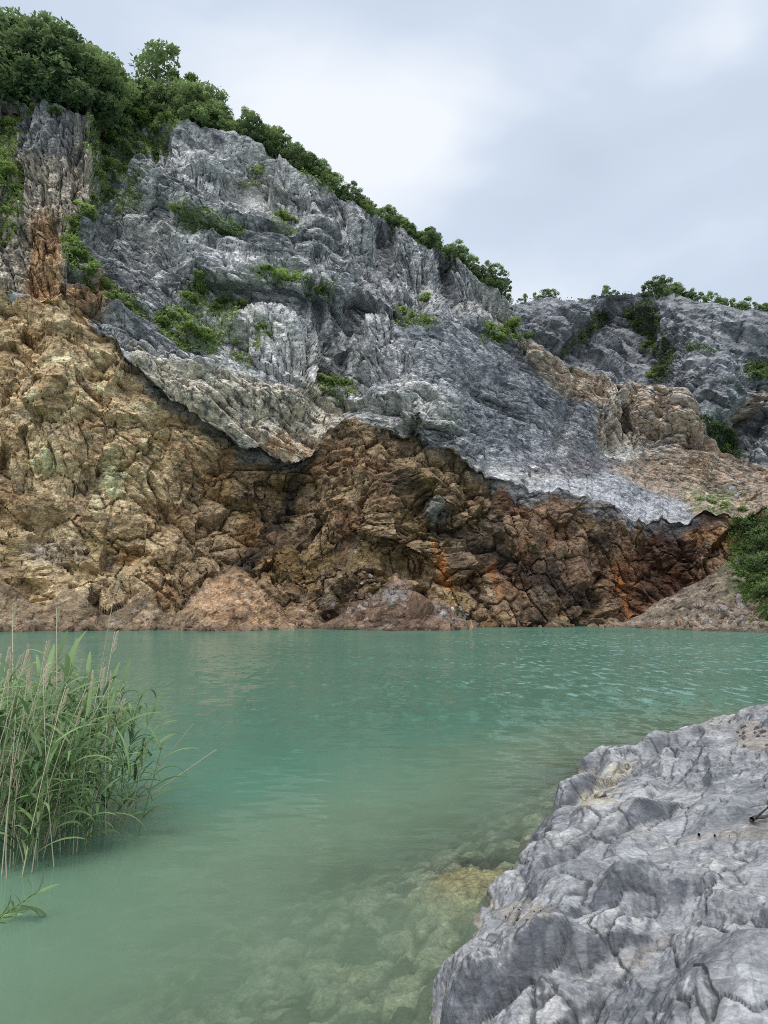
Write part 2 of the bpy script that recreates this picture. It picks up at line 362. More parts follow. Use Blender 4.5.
# pale sheets
pale = np.clip(blob(wx, wy, 200, 145, 60, 30) + blob(wx, wy, 120, 175, 45, 40) + .8 * blob(wx, wy, 300, 310, 35, 30) + .8 * blob(wx, wy, 250, 370, 70, 28, 10) + .9 * blob(wx, wy, 210, 310, 20, 14)
    + .6 * blob(wx, wy, 300, 180, 50, 20, 35) + .5 * blob(wx, wy, 160, 260, 22, 22) + .5 * blob(wx, wy, 360, 300, 10, 60, -5) + .5 * blob(wx, wy, 480, 250, 12, 30), 0, 1)
c = mixc(c, [.66, .66, .65], pale * sstep(-.45, .15, med + .5 * fine + .5 * (id3 - .5)) * .88)
c = mixc(c, [.6, .6, .6], (id3 > .86) * .55 * (sec > .5) * (1 - slab * .5)); c = mixc(c, [.62, .62, .64], sstep(.62, .85, ridged(bed / np.array([5, 5, 1.5]), 4, 120)) * .5 * (sec > .5))
streak = fbm(np.stack([W[:, 0] / .5, W[:, 1] / .5, W[:, 2] / 9], -1), 4, 55)
cream = region(wx, wy, [(130, 345), (180, 365), (255, 380), (325, 372), (338, 400), (320, 450), (295, 465), (255, 445), (195, 418), (130, 372)], 8) * (sec > .5)
cc = mixc(np.tile([.74, .66, .53], (len(W), 1)), [.14, .13, .12], sstep(.10, .42, streak + .25 * med))
cc = mixc(cc, [.55, .36, .2], sstep(.25, .5, blob(wx, wy, 295, 445, 50, 20) * (.5 + streak)))
c = c * (1 - .85 * cream[:, None]) + cc * .85 * cream[:, None]
edge = (1 - sstep(0, 15, np.abs((lip[None] + 0 * G[..., 0]).ravel() - PYg - 8 + 5 * fine))) * sstep(455, 480, PXg) * (1 - sstep(700, 760, PXg)) * (sec > .5)
c = mixc(c, [.6, .58, .56], edge * sstep(-.25, .35, med + .4 * fine) * .75)
flat_ = region(wx, wy, [(560, 478), (640, 480), (680, 495), (690, 527), (620, 516), (540, 494)], 5) * (sec > .5); c = mixc(c, [.5, .51, .54], .75 * flat_ * sstep(-.4, .3, med))
tan_ = np.clip(region(wx, wy, [(515, 325), (530, 330), (545, 350), (575, 366), (600, 372), (612, 385), (600, 405), (560, 402), (540, 375), (520, 345)], 5)
    + region(wx, wy, [(612, 378), (690, 384), (712, 430), (745, 462), (700, 475), (650, 470), (640, 440), (615, 440), (600, 450), (602, 415)], 6) * sstep(-.35, .25, med + .25), 0, 1) * (sec > .5)
tcol = mixc(np.tile([.70, .56, .42], (len(W), 1)), [.40, .28, .19], sstep(-.1, .4, med)); tcol = mixc(tcol, [.55, .5, .43], sstep(.1, .45, fine + .3 * big))
c = c * (1 - .8 * tan_[:, None]) + tcol * .8 * tan_[:, None]
earth = region(wx, wy, [(610, 470), (640, 455), (720, 450), (900, 462), (900, 512), (700, 516), (680, 500), (640, 488)], 6) * (sec > .5)
ecol = mixc(np.tile([.42, .31, .22], (len(W), 1)), [.20, .17, .13], sstep(-.1, .3, fine + .4 * med)); ecol = mixc(ecol, [.5, .44, .37], sstep(.62, .8, id4) * .6)
c = c * (1 - .9 * earth[:, None]) + ecol * .9 * earth[:, None]
c = mixc(c, [.13, .20, .06], blob(wx, wy, 715, 500, 34, 14) * earth * sstep(-.15, .15, fine) * .8)
dark_r = blob(wx, wy, 565, 467, 62, 13) * (sec > .5); c = mixc(c, [.11, .105, .12], dark_r * .75 * sstep(.2, .6, 1 - id4 + .2))
c = mixc(c, [.05, .055, .065], np.clip(blob(wx, wy, 345, 345, 16, 70, 18) * .6 + blob(wx, wy, 425, 435, 32, 12) * .8 + blob(wx, wy, 300, 235, 60, 12, 12) * .3, 0, 1) * sstep(-.3, .3, med) * (sec > .5))  # shade of the rock recesses put into the colour
pc = mixc(np.tile([.58, .50, .38], (len(W), 1)), [.12, .095, .07], sstep(-.1, .3, streak)); pc = mixc(pc, [.42, .38, .33], sstep(.1, .5, med) * .7)
pc = mixc(pc, [.25, .25, .25], blob(wx, wy, 25, 120, 60, 30)); c = c * (1 - .85 * pil[:, None]) + pc * .85 * pil[:, None]
oc = np.clip(blob(wx, wy, 42, 255, 22, 62) + blob(wx, wy, 75, 300, 40, 25), 0, 1) * (sec > .5)
ocol = mixc(np.tile([.52, .31, .15], (len(W), 1)), [.22, .12, .06], sstep(-.1, .35, streak)); c = c * (1 - .85 * oc[:, None]) + ocol * .85 * oc[:, None]
# brown wall
vb = np.clip(.48 + .35 * med + .35 * big + .3 * (id1 - .5) + .5 * (id2 - .5) + .45 * (id3 - .5) + .3 * (id4 - .5), 0, 1.2)[:, None]
def two(a, b): return np.array(a) * (1 - vb) + np.array(b) * vb
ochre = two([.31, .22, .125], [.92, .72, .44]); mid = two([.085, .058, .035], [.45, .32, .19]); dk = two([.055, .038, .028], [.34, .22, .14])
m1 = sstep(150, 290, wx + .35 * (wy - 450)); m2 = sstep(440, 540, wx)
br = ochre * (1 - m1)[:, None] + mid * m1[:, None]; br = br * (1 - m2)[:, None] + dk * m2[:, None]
br = mixc(br, [.24, .165, .05], sstep(.05, .4, fbm(W / 4, 3, 101)) * .45 * (1 - m2 * .5))
br = mixc(br, [.22, .08, .035], sstep(.15, .45, fbm(W / 5, 3, 102)) * .32 * sstep(220, 300, wx))
br = mixc(br, [.30, .26, .20], sstep(.25, .5, fbm(W / 3, 3, 103)) * .4)
br = mixc(br, [.40, .19, .08], sstep(.1, .4, fbm(W / 4, 4, 104)) * .28 * (1 - sstep(250, 330, wx)))
lay_m = sstep(465, 485, PXg) * (1 - sstep(690, 705, PXg)) + .7 * sstep(125, 140, PXg) * (1 - sstep(300, 310, PXg))
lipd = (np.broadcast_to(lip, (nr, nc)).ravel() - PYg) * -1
br = mixc(br, [.06, .05, .045], (1 - sstep(2, 18, lipd + 10 * med)) * sstep(95, 130, PXg) * tab(PXg, [(0, .7), (300, .7), (330, .1), (430, .2), (470, .3), (600, .35), (700, .6), (730, .2)]))  # overhang shade painted under the lip, along with grey-black rock
br = mixc(br, [.25, .25, .26], lay_m * (1 - sstep(8, 13, lipd + 11 * med)) * .85 * (.5 + .5 * (id3 > .4)))
br = mixc(br, [.045, .035, .03], np.clip(1 - sstep(4, 12, seg_dist(wx, wy, [(195, 605), (235, 570), (262, 540), (285, 515), (300, 470)])), 0, 1) * .75)
br = mixc(br, [.03, .022, .02], np.clip(1 - sstep(3, 12, seg_dist(wx, wy, [(410, 470), (440, 525), (490, 550), (540, 575), (600, 600)])), 0, 1) * .7)
br = mixc(br, [.05, .018, .012], blob(wx, wy, 665, 565, 38, 38) * .7)
rust = (1 - sstep(2, 7, seg_dist(wx, wy, [(432, 540), (442, 565), (450, 583)]))) + .9 * (1 - sstep(1.5, 5, seg_dist(wx, wy, [(619, 560), (624, 580), (634, 608)]))) + .7 * (1 - sstep(1.5, 5, seg_dist(wx, wy, [(492, 560), (500, 590)]))) + .2 * blob(wx, wy, 625, 575, 22, 30)
br = mixc(br, [.46, .19, .06], np.clip(rust, 0, 1) * sstep(-.4, .2, streak + .15) * .85)
br = mixc(br, [.40, .2, .08], blob(wx, wy, 715, 535, 30, 8) * .55)
br = mixc(br, [.34, .34, .33], blob(wx, wy, 438, 508, 12, 12) * .6 + blob(wx, wy, 55, 552, 35, 14) * .35)
br = mixc(br, [.55, .4, .24], blob(wx, wy, 78, 480, 9, 70, -22) * .4)
# aprons
sc1 = two([.15, .11, .07], [.38, .285, .18]); sc1 = mixc(sc1, [.42, .3, .19], blob(wx, wy, 30, 565, 60, 20) * .5)
moundc = two([.18, .105, .06], [.52, .34, .20]); mm = blob(wx, wy, 250, 600, 62, 36); sc1 = sc1 * (1 - mm)[:, None] + moundc * mm[:, None]
conec = two([.10, .065, .047], [.28, .19, .135]); mm = sstep(312, 335, wx) * (1 - sstep(490, 520, wx)); sc1 = sc1 * (1 - mm)[:, None] + conec * mm[:, None]
sc1 = mixc(sc1, [.30, .28, .27], (blob(wx, wy, 385, 595, 42, 9, 15) + blob(wx, wy, 455, 618, 28, 7, 30)) * sstep(.45, .7, id3) * .8)
rs = two([.14, .11, .085], [.35, .28, .21]); mm = sstep(600, 640, wx); sc1 = sc1 * (1 - mm)[:, None] + rs * mm[:, None]
sc1 = mixc(sc1, [.48, .42, .35], sstep(.88, .95, id4) * .4)
sc1 = mixc(sc1, [.09, .14, .045], blob(wx, wy, 770, 570, 50, 60) * sstep(-.2, .2, fine) * .8)
br = br * (1 - scr)[:, None] + sc1 * scr[:, None]
isb = sstep(-1.5, 1.5, PYg - lp_ + 9 * fbm(W / 2.5, 4, 130) * tab(PXg, [(0, 1.6), (90, 1), (125, 0), (300, 0), (320, 1.6), (455, 1.3), (480, 1.5), (600, 1.3), (680, 1.2), (720, 1.5)]) + 1.5 * (sec < 1.5)) * (sec < 2.5)
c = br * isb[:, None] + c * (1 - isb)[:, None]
hl = two([.05, .07, .025], [.12, .16, .05]); c = np.where(capm[:, None], hl, c)
# joints darkened: dirt plus crevice shade put into the colour
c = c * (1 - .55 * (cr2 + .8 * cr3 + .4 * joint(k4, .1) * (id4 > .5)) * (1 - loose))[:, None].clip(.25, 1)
# creeping green on ledges
VEG = [([(88, 108), (150, 104), (186, 116), (155, 138), (130, 152), (116, 180), (100, 205), (84, 215), (70, 240), (62, 232), (78, 205), (94, 190)], 1.0), ([(62, 232), (80, 236), (95, 262), (118, 288), (150, 318), (140, 322), (110, 300), (80, 280), (64, 258)], .85),
       ([(155, 322), (175, 300), (200, 278), (215, 290), (245, 300), (240, 318), (222, 325), (214, 350), (190, 346), (160, 334)], .75), ([(255, 270), (290, 268), (338, 284), (330, 294), (290, 288), (258, 284)], .8),
       ([(168, 204), (190, 206), (240, 228), (238, 238), (200, 230), (175, 220)], .7), ([(270, 210), (300, 216), (302, 230), (275, 228)], .6), ([(312, 374), (352, 374), (350, 388), (318, 390)], .6), ([(396, 304), (434, 316), (436, 326), (400, 318)], .6),
       ([(480, 322), (520, 312), (532, 325), (500, 345), (482, 340)], .7), ([(-160, 100), (22, 100), (14, 130), (20, 160), (20, 200), (10, 225), (-160, 240)], .65), ([(225, 335), (275, 318), (262, 345), (238, 362)], .3), ([(120, 160), (150, 160), (140, 200), (110, 215)], .35), ([(240, 165), (265, 165), (262, 178), (245, 178)], .5),
       ([(735, 515), (900, 500), (900, 625), (765, 625), (742, 600), (730, 560)], .8), ([(290, 150), (320, 172), (340, 185), (330, 192), (300, 172)], .5)]
veg = np.zeros(len(W))
for poly, dens in VEG: veg = np.maximum(veg, dens * region(wx, wy, poly, 4))
veg = veg * sstep(-.25, .15, fine + .5 * med + .15); veg[sec < .5] *= (PXg[sec < .5] > 700)
c = mixc(c, [.12, .18, .05], np.clip(veg, 0, 1) * .75)
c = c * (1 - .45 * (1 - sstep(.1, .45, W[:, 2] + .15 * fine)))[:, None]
c = np.clip(c, .012, .7)
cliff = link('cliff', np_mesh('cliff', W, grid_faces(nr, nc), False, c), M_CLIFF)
props(cliff, 'tall grey quarry cliff over an undercut ochre and brown wall along the far shore', 'cliff', kind='structure')
capz = G[-nC:].reshape(-1, 3)

# ------------------------------------------------------------------ FAR CLIFF
xf = np.arange(440, 1010, 1.7); nrF, ncap = 200, 8
skf = tab(xf, [(430, 306), (520, 303), (560, 300), (600, 296), (640, 294), (680, 297), (720, 304), (768, 312), (900, 300), (1010, 290)]) + 3 * fbm(np.stack([xf / 14, 0 * xf, 0 * xf], -1), 4, 6)
tf = np.linspace(0, 1, nrF)[:, None]; pyF = 500 + (skf[None] - 500) * tf; PXF = np.broadcast_to(xf[None], pyF.shape)
YF = (150 + 22 * tf + 14 * np.sin((xf[None] - 480) / 60) * .5 + hollow(PXF, pyF, 640, 350, 34, 60, -25, 9) + hollow(PXF, pyF, 585, 340, 14, 50, 45, 6) + hollow(PXF, pyF, 700, 380, 50, 60, 0, -8) + hollow(PXF, pyF, 742, 440, 12, 50, 30, 8) + hollow(PXF, pyF, 560, 340, 30, 50, 20, -5))
PF = at(PXF, pyF, YF); tpf = PF[-1]
PFc = np.stack([tpf + np.stack([.1 * dd + 0 * xf, dd + 0 * xf, .06 * dd + 0 * xf], -1) for dd in np.linspace(1, 1.0 * 8, ncap) ** 2])
PF = np.concatenate([PF, PFc]); nf, ncf = PF.shape[:2]; NF = grid_normals(PF)
for ax in (0, 1): NF = gauss(NF, 4, ax)
NF = NF.reshape(-1, 3); NF /= np.linalg.norm(NF, axis=-1, keepdims=True)
if NF[:, 1].mean() > 0: NF = -NF
NF = .4 * NF + .6 * np.array([-.3, -.9, .2]); NF /= np.linalg.norm(NF, axis=-1, keepdims=True)
WF = PF.reshape(-1, 3).copy(); wpf = np.stack([fbm(WF / 20, 3, 160), fbm(WF / 20, 3, 161), fbm(WF / 20, 3, 162)], -1)
bf = (WF + 4 * wpf) @ rotm('Y', -22).T
f1, q1, i1 = cells(bf / np.array([16, 14, 8.0]), 201); f2, q2, i2 = cells(bf / np.array([6, 6, 2.6]), 202); f3, q3, i3 = cells(bf / np.array([2.2, 2.2, 1.1]), 203)
dF = 4.2 * f1 + 2.2 * f2 + .9 * f3 + 1.2 * ridged(bf / np.array([12, 12, 5]), 4, 204) - .6 * joint(q2, .05) * (i2 > .5)
dF[:nrF * ncf] *= (1 - .7 * sstep(.88, 1, np.repeat(tf[:, 0], ncf))); dF[-ncap * ncf:] *= .2; WF += NF * dF[:, None]
pxf, pyf = PXF.ravel(), pyF.ravel(); pxf = np.concatenate([pxf, np.tile(xf, ncap)]); pyf = np.concatenate([pyf, np.tile(skf, ncap)])
mF = fbm(bf / np.array([7, 7, 2.5]), 4, 210); vF = np.clip(.5 + .3 * mF + .45 * (i2 - .5) + .3 * (i3 - .5), 0, 1.2)[:, None]
cF = np.array([.15, .16, .18]) * (1 - vF) + np.array([.40, .41, .43]) * vF
wxf = pxf + 6 * fbm(WF / 8, 3, 211); wyf = pyf + 6 * fbm(WF / 8, 3, 212)
cF = mixc(cF, [.36, .28, .21], blob(wxf, wyf, 752, 408, 26, 8, -40) * .7)
vegF = np.zeros(len(WF))
for poly, dn in (([(560, 352), (596, 312), (614, 316), (606, 328), (575, 350)], .9), ([(622, 310), (650, 300), (668, 340), (672, 375), (655, 380), (646, 345)], .8), ([(675, 345), (720, 335), (722, 345), (690, 352)], .6), ([(750, 355), (790, 360), (790, 385), (752, 378)], .8), ([(700, 415), (735, 425), (740, 460), (716, 450)], .9)):
    vegF = np.maximum(vegF, dn * region(wxf, wyf, poly, 4))
vegF *= sstep(-.3, .1, mF + .1); vegF[-ncap * ncf:] = 1
cF = mixc(cF, [.06, .09, .035], vegF * .85)
cF *= (1 - .4 * joint(q2, .06))[:, None]
far_cliff = link('cliff', np_mesh('far_cliff', WF, grid_faces(nf, ncf), False, np.clip(cF, .02, .6)), M_FAR)
props(far_cliff, 'distant grey quarry cliff behind the tan rock spur at the right', 'cliff', kind='structure')

# ------------------------------------------------------------------ SHORE ROCK, LAKE BED
shore_px = [(425, 1012), (436, 968), (466, 928), (500, 884), (528, 856), (524, 838), (556, 806), (572, 772)]
sh = [tuple(on_level(*q)[:2]) for q in shore_px]
sh = [(-.55, .6), (-.25, 2.2), (.05, 4.2)] + sh + [(4.1, 13.6), (5.2, 14.6), (6.8, 15.8), (9.5, 17.2), (14, 18.5)]
sh = [(q[0] + (0 if q[1] < 9 else .15), q[1]) for q in sh]
shx = np.array([q[0] for q in sh]); shy = np.array([q[1] for q in sh])
def inland(X, Y):
    d = seg_dist(X, Y, sh); poly = sh + [(14, .6)]
    return np.where(inside(X, Y, poly), d, -d)
v = np.arange(0, 1.0001, 1 / 760); Yr = .8 * (19 / .8) ** v
u = np.linspace(0, 1, 520)
YY, UU = np.meshgrid(Yr, u, indexing='ij')
XX = -.06 * YY - .45 + (.10 + .64 * YY + .9) * UU ** 1.0 + .0 * YY
S0 = np.stack([XX, YY, 0 * XX], -1).reshape(-1, 3)
jx = fbm(S0 / np.array([.6, .6, 1]), 4, 301); jy = fbm(S0 / np.array([.25, .25, 1]) + 9, 3, 302)
X, Y = S0[:, 0], S0[:, 1]
dd = inland(X, Y) + .16 * jx + .07 * jy
hgt = np.where(dd > 0, .26 * (1 - np.exp(-dd / .26)) + .17 * np.minimum(dd, 6) , dd * 1.5)
hgt -= .35 * sstep(12.0, 15.5, Y) * sstep(0, .5, dd) * (1 - .5 * sstep(4, 8, X))
hgt += .12 * fbm(S0 / np.array([1.7, 1.7, 1]), 3, 303) * sstep(-.2, .4, dd)
hgt += .36 * sstep(3.2, 7, X) * sstep(8.5, 12, Y)
S = S0.copy(); S[:, 2] = hgt
wp = np.stack([fbm(S / 1.1, 3, 305), fbm(S / 1.1, 3, 306), fbm(S / 1.1, 3, 307)], -1)
ga = R(48); E1 = np.array([math.cos(ga), math.sin(ga), .12]); E2 = np.array([-math.sin(ga), math.cos(ga), .1]); E3 = np.array([.42, -.22, 1.0]); E3 /= np.linalg.norm(E3)
Sw = S + .10 * np.stack([vnoise(S / 1.3, 305), vnoise(S / 1.3, 306), vnoise(S / 1.3, 307)], -1); Q = np.stack([Sw @ E1, Sw @ E2, Sw @ E3], -1)     # grain of the ledge runs away to the right
a1, e1, t1 = cells(Q / np.array([1.7, 1.0, .6]), 311, steep=1.9); a2, e2, t2 = cells(Q / np.array([.7, .38, .26]), 312, steep=2.2); a3, e3, t3 = cells(Q / np.array([.24, .12, .08]), 313)
a4, e4, t4 = cells(Q / np.array([.09, .05, .04]), 314)
sr = ridged(Q / np.array([1.6, .55, .6]), 4, 315)
m0 = sstep(-.3, .15, dd)
rgh = .25 + 1.1 * sstep(-.15, .3, fbm(S / 1.1, 3, 330))
Sg = S.reshape(len(Yr), len(u), 3); gS = np.maximum(np.linalg.norm(np.gradient(Sg, axis=0), axis=-1), np.linalg.norm(np.gradient(Sg, axis=1), axis=-1)).ravel(); aS = lambda z_: 1 - sstep(.35, 1.0, gS / z_)
dz = m0 * (.19 * a1 + rgh * (.085 * a2 + .022 * a3 * aS(.09) + .009 * a4 * aS(.045)) + .008 * sr - .02 * joint(e2, .04) * (t2 > .6) + .003 * fbm(S / .12, 3, 333)) + (1 - m0) * (.12 * a1 + .08 * a2)
# wedge-shaped broken blocks standing out of the ledge
def wedge(cx, cy, ang, L, Wd, H, skew=.5):
    a = R(ang); uu = (X - cx) * math.cos(a) + (Y - cy) * math.sin(a); vv = -(X - cx) * math.sin(a) + (Y - cy) * math.cos(a)
    return np.maximum(0, H * np.minimum(np.minimum(1 + vv / (Wd * skew), 1 - vv / (Wd * (2 - skew))), 1 - np.abs(uu) / L))
for cx, cy, an, L, Wd, H in ((1.02, 5.15, 25, .75, .42, .30), (1.9, 6.0, 10, .7, .5, .22), (.62, 4.9, 60, .35, .25, .14), (2.2, 4.6, 70, .7, .4, .2), (2.6, 8.2, 40, 1.0, .5, .22), (2.5, 10.2, 50, 1.0, .4, .3), (3.0, 12.2, 35, .9, .5, .35), (1.5, 7.3, 50, .7, .35, .2), (4.4, 12.3, 10, 1.2, .6, .2), (1.8, 3.8, 10, .5, .3, .12)):
    dz += wedge(cx + .08 * 0, cy, an, L, Wd, H, .35) * m0
SN = grid_normals(S.reshape(len(Yr), len(u), 3))
for ax in (0, 1): SN = gauss(SN, 6, ax)
SN = SN.reshape(-1, 3); SN /= np.linalg.norm(SN, axis=-1, keepdims=True)
if SN[:, 2].mean() < 0: SN = -SN
SN = .4 * SN + .6 * np.array([-.2, -.25, .92]); SN /= np.linalg.norm(SN, axis=-1, keepdims=True)
S = S + SN * dz[:, None]
SN2 = grid_normals(S.reshape(len(Yr), len(u), 3)).reshape(-1, 3); SN2 *= np.sign(SN2[:, 2].mean())
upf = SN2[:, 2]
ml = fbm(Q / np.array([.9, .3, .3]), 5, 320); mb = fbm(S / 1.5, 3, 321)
lv = np.clip(.44 + .36 * ml + .3 * mb + .25 * (t1 - .5) + .4 * (t2 - .5) + .28 * (t3 - .5) + .15 * (t4 - .5) + .5 * (sstep(.55, .97, upf) - .55), 0, 1)[:, None]  # slope shading in the colour: flat tops lighter, steep faces darker
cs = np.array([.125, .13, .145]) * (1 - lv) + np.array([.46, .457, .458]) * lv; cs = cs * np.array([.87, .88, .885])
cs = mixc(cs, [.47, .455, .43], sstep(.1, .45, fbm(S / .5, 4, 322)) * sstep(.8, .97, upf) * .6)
ppx, ppy = sight(S); ppx2 = ppx + 14 * fbm(S / .3, 3, 323); ppy2 = ppy + 8 * fbm(S / .3 + 5, 3, 324)
grit = np.clip(blob(ppx2, ppy2, 522, 912, 34, 13) + blob(ppx2, ppy2, 762, 738, 34, 20) + .7 * blob(ppx2, ppy2, 720, 722, 30, 5) + .8 * blob(ppx2, ppy2, 730, 835, 60, 6, -10) + .6 * blob(ppx2, ppy2, 640, 960, 40, 12, -40), 0, 1)
cs = mixc(cs, [.30, .26, .215], grit * sstep(-.3, .25, fbm(S / .06, 3, 340) + .8 * (grit - .5)) * sstep(.75, .95, upf) * .85)
cs = mixc(cs, [.42, .38, .29], (1 - sstep(6, 14, seg_dist(ppx2, ppy2, [(592, 800), (612, 780), (628, 768)]))) * (t3 > .35) * .85)
cs = mixc(cs, [.30, .25, .16], (1 - sstep(0, .05, S[:, 2] - .02)) * .55)
cs = mixc(cs, [.10, .085, .06], (1 - sstep(-.02, .02, S[:, 2])) * .5)
cs *= (1 - .6 * joint(e2, .05) * m0 * (t2 > .45) - .4 * joint(e3, .06) * m0 * (t3 > .6))[:, None].clip(.4, 1)
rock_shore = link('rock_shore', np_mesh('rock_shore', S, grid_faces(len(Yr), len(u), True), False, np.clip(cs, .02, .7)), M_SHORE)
props(rock_shore, 'grey fractured rock ledge sloping into the water at the lower right', 'rock ledge', kind='structure')

# lake bed (one sheet reaching past the far cliffs)
bx = np.concatenate([np.linspace(-160, -9, 30), np.linspace(-8.5, 6, 330), np.linspace(7, 160, 30)])
by = np.concatenate([np.linspace(-40, 1, 12), np.linspace(1.4, 18, 360), 18 + np.linspace(.3, 1, 50) ** 2 * 230])
BX, BY = np.meshgrid(bx, by); B0 = np.stack([BX, BY, 0 * BX], -1).reshape(-1, 3)
def lake_depth(X, Y, relief=True):
    dI = -inland(X, Y); G2 = np.stack([X, Y, 0 * X], -1)
    rel = 0
    if relief: rel = .07 * cells(np.stack([X / .31, Y / .28, 0 * X], -1) + .2 * fbm(G2 / .5, 2, 402)[:, None], 403)[0] + .24 * np.exp(-((X - .80) / .42) ** 2 - ((Y - 7.75) / .5) ** 2)
    dI = np.clip(dI, 0, 9); return .10 - rel + (.11 + .25 * sstep(8, 12, Y)) * dI + .045 * dI * dI + .12 * fbm(np.stack([X / 1.6, Y / 1.6, 0 * X], -1), 3, 401)
bl, be, bt = cells(np.stack([B0[:, 0] / .31, B0[:, 1] / .28, 0 * B0[:, 0]], -1) + .2 * fbm(B0 / .5, 2, 402)[:, None], 403)
bl2, be2, bt2 = cells(np.stack([B0[:, 0] / .2, B0[:, 1] / .16, 0 * B0[:, 0]], -1), 404)
dep = lake_depth(B0[:, 0], B0[:, 1])
B = B0.copy(); B[:, 2] = -dep + .04 * bl2 - .06 * joint(be, .12)
B[:, 2] += .0 * np.exp(-((B0[:, 0] - .88) / .42) ** 2 - ((B0[:, 1] - 7.9) / .55) ** 2)   # ochre boulder just under the surface
B[:, 2] = np.minimum(B[:, 2], -.03)
stn = sstep(.03, .10, be) * (.25 + .75 * (bt > .35)); cb = np.array([.035, .035, .025]) + (stn * (.35 + .65 * bt) + .25 * bt2)[:, None] * np.array([.46, .42, .32])
cb = mixc(cb, [.42, .33, .19], np.clip(1.6 * np.exp(-((B0[:, 0] - .80) / .42) ** 2 - ((B0[:, 1] - 7.75) / .5) ** 2), 0, 1))
bed_o = link('lake_bed', np_mesh('lake_bed', B, grid_faces(len(by), len(bx)), True, cb), M_BED)
props(bed_o, 'brown stony lake bed seen through the shallow water', 'lake bed', kind='structure')

# ------------------------------------------------------------------ WATER
wxs = np.concatenate([np.linspace(-200, -12, 24), np.linspace(-11.5, 8, 300), np.linspace(9, 200, 24)])
wys = np.concatenate([np.linspace(-45, 1, 8), np.linspace(1.3, 20, 280), np.linspace(21, 190, 60)])
WX, WY = np.meshgrid(wxs, wys); WP = np.stack([WX, WY, 0 * WX], -1).reshape(-1, 3)
wd = np.clip(lake_depth(WP[:, 0], WP[:, 1]), .02, 5)
def water_material():
    t = NT('turquoise quarry water')
    tc = t.n('ShaderNodeTexCoord'); geo = t.n('ShaderNodeNewGeometry')
    dp = t.n('ShaderNodeAttribute', attribute_name='depth')
    def noise(scale, det, rough, sx=1, sy=1, dist=0):
        mp = t.n('ShaderNodeMapping'); t.l(tc.outputs['Object'], mp.inputs[0]); mp.inputs['Scale'].default_value = (sx, sy, 1); mp.inputs['Rotation'].default_value = (0, 0, R(12))
        n = t.n('ShaderNodeTexNoise', i_Scale=scale, i_Detail=det, i_Roughness=rough, i_Distortion=dist); t.l(mp.outputs[0], n.inputs['Vector']); return n.outputs[0]
    small = noise(5.5, 4.0, .55, .55, 1.5, .3); mid_ = noise(1.3, 4.0, .6, .5, 1.3, .2); patch = noise(.035, 3.0, .5, 1, 2.2)
    sx = t.n('ShaderNodeSeparateXYZ'); t.l(tc.outputs['Object'], sx.inputs[0])
    # wind-ruffled lane on the open water to the right
    mr = t.n('ShaderNodeMapRange', i_1=11.0, i_2=30.0, i_3=0.0, i_4=1.0); t.l(sx.outputs[1], mr.inputs[0])
    mx = t.n('ShaderNodeMapRange', i_1=-10.0, i_2=14.0, i_3=.12, i_4=1.0); t.l(sx.outputs[0], mx.inputs[0])
    pr = t.n('ShaderNodeMapRange', i_1=.35, i_2=.62, i_3=.25, i_4=1.0); t.l(patch, pr.inputs[0])
    wind = t.math('MULTIPLY', t.math('MULTIPLY', mr.outputs[0], mx.outputs[0]), pr.outputs[0])
    def ncol(scale, det, rough, sx, sy, ang=8):
        mp = t.n('ShaderNodeMapping'); t.l(tc.outputs['Object'], mp.inputs[0]); mp.inputs['Scale'].default_value = (sx, sy, 1); mp.inputs['Rotation'].default_value = (0, 0, R(ang))
        n = t.n('ShaderNodeTexNoise', i_Scale=scale, i_Detail=det, i_Roughness=rough); t.l(mp.outputs[0], n.inputs['Vector'])
        v = t.n('ShaderNodeVectorMath', operation='SUBTRACT'); t.l(n.outputs['Color'], v.inputs[0]); v.inputs[1].default_value = (.5, .5, .5)
        f = t.n('ShaderNodeVectorMath', operation='MULTIPLY'); t.l(v.outputs[0], f.inputs[0]); f.inputs[1].default_value = (1, 1, 0); return f.outputs[0]
    def vs(v, k):
        x = t.n('ShaderNodeVectorMath', operation='SCALE'); t.l(v, x.inputs[0])
        if hasattr(k, 'links'): t.l(k, x.inputs[3])
        else: x.inputs[3].default_value = k
        return x.outputs[0]
    def va(a, b_):
        x = t.n('ShaderNodeVectorMath', operation='ADD')
        for i_, q in enumerate((a, b_)):
            if hasattr(q, 'links'): t.l(q, x.inputs[i_])
            else: x.inputs[i_].default_value = q
        return x.outputs[0]
    calm = va(vs(ncol(3.2, 3.0, .6, .6, 1.6), .16), vs(ncol(.5, 3.0, .6, .6, 1.5), .05))
    rip = vs(ncol(1.4, 4.0, .6, 1.7, .85, -6), t.math('MULTIPLY', wind, 1.6))
    crest = t.n('ShaderNodeMapRange', i_1=.535, i_2=.64, i_3=0.0, i_4=1.0); t.l(noise(1.0, 3.0, .65, 2.6, .75, .0), crest.inputs[0])
    glint = t.math('MULTIPLY', crest.outputs[0], t.math('MINIMUM', t.math('MULTIPLY', wind, 1.5), 1.0))
    tilt = t.n('ShaderNodeCombineXYZ'); t.l(t.math('MULTIPLY', glint, -.42), tilt.inputs[1])      # wavelet faces turned to the near shore
    nb = t.n('ShaderNodeVectorMath', operation='NORMALIZE'); t.l(va(va(va(calm, rip), tilt.outputs[0]), (0, 0, 1)), nb.inputs[0]); b = nb
    silt = noise(.12, 3.0, .5)
    body = t.ramp(silt, [(.3, tuple(srgb(88, 129, 110))), (.7, tuple(srgb(99, 140, 120)))])
    shal = t.ramp(t.math('MULTIPLY', dp.outputs['Fac'], .4), [(0, tuple(srgb(122, 142, 108))), (1, (1, 1, 1))])
    body = t.mix('MIX', t.math('MINIMUM', t.math('MULTIPLY', dp.outputs['Fac'], .45), 1.0), tuple(srgb(121, 140, 114)), body)
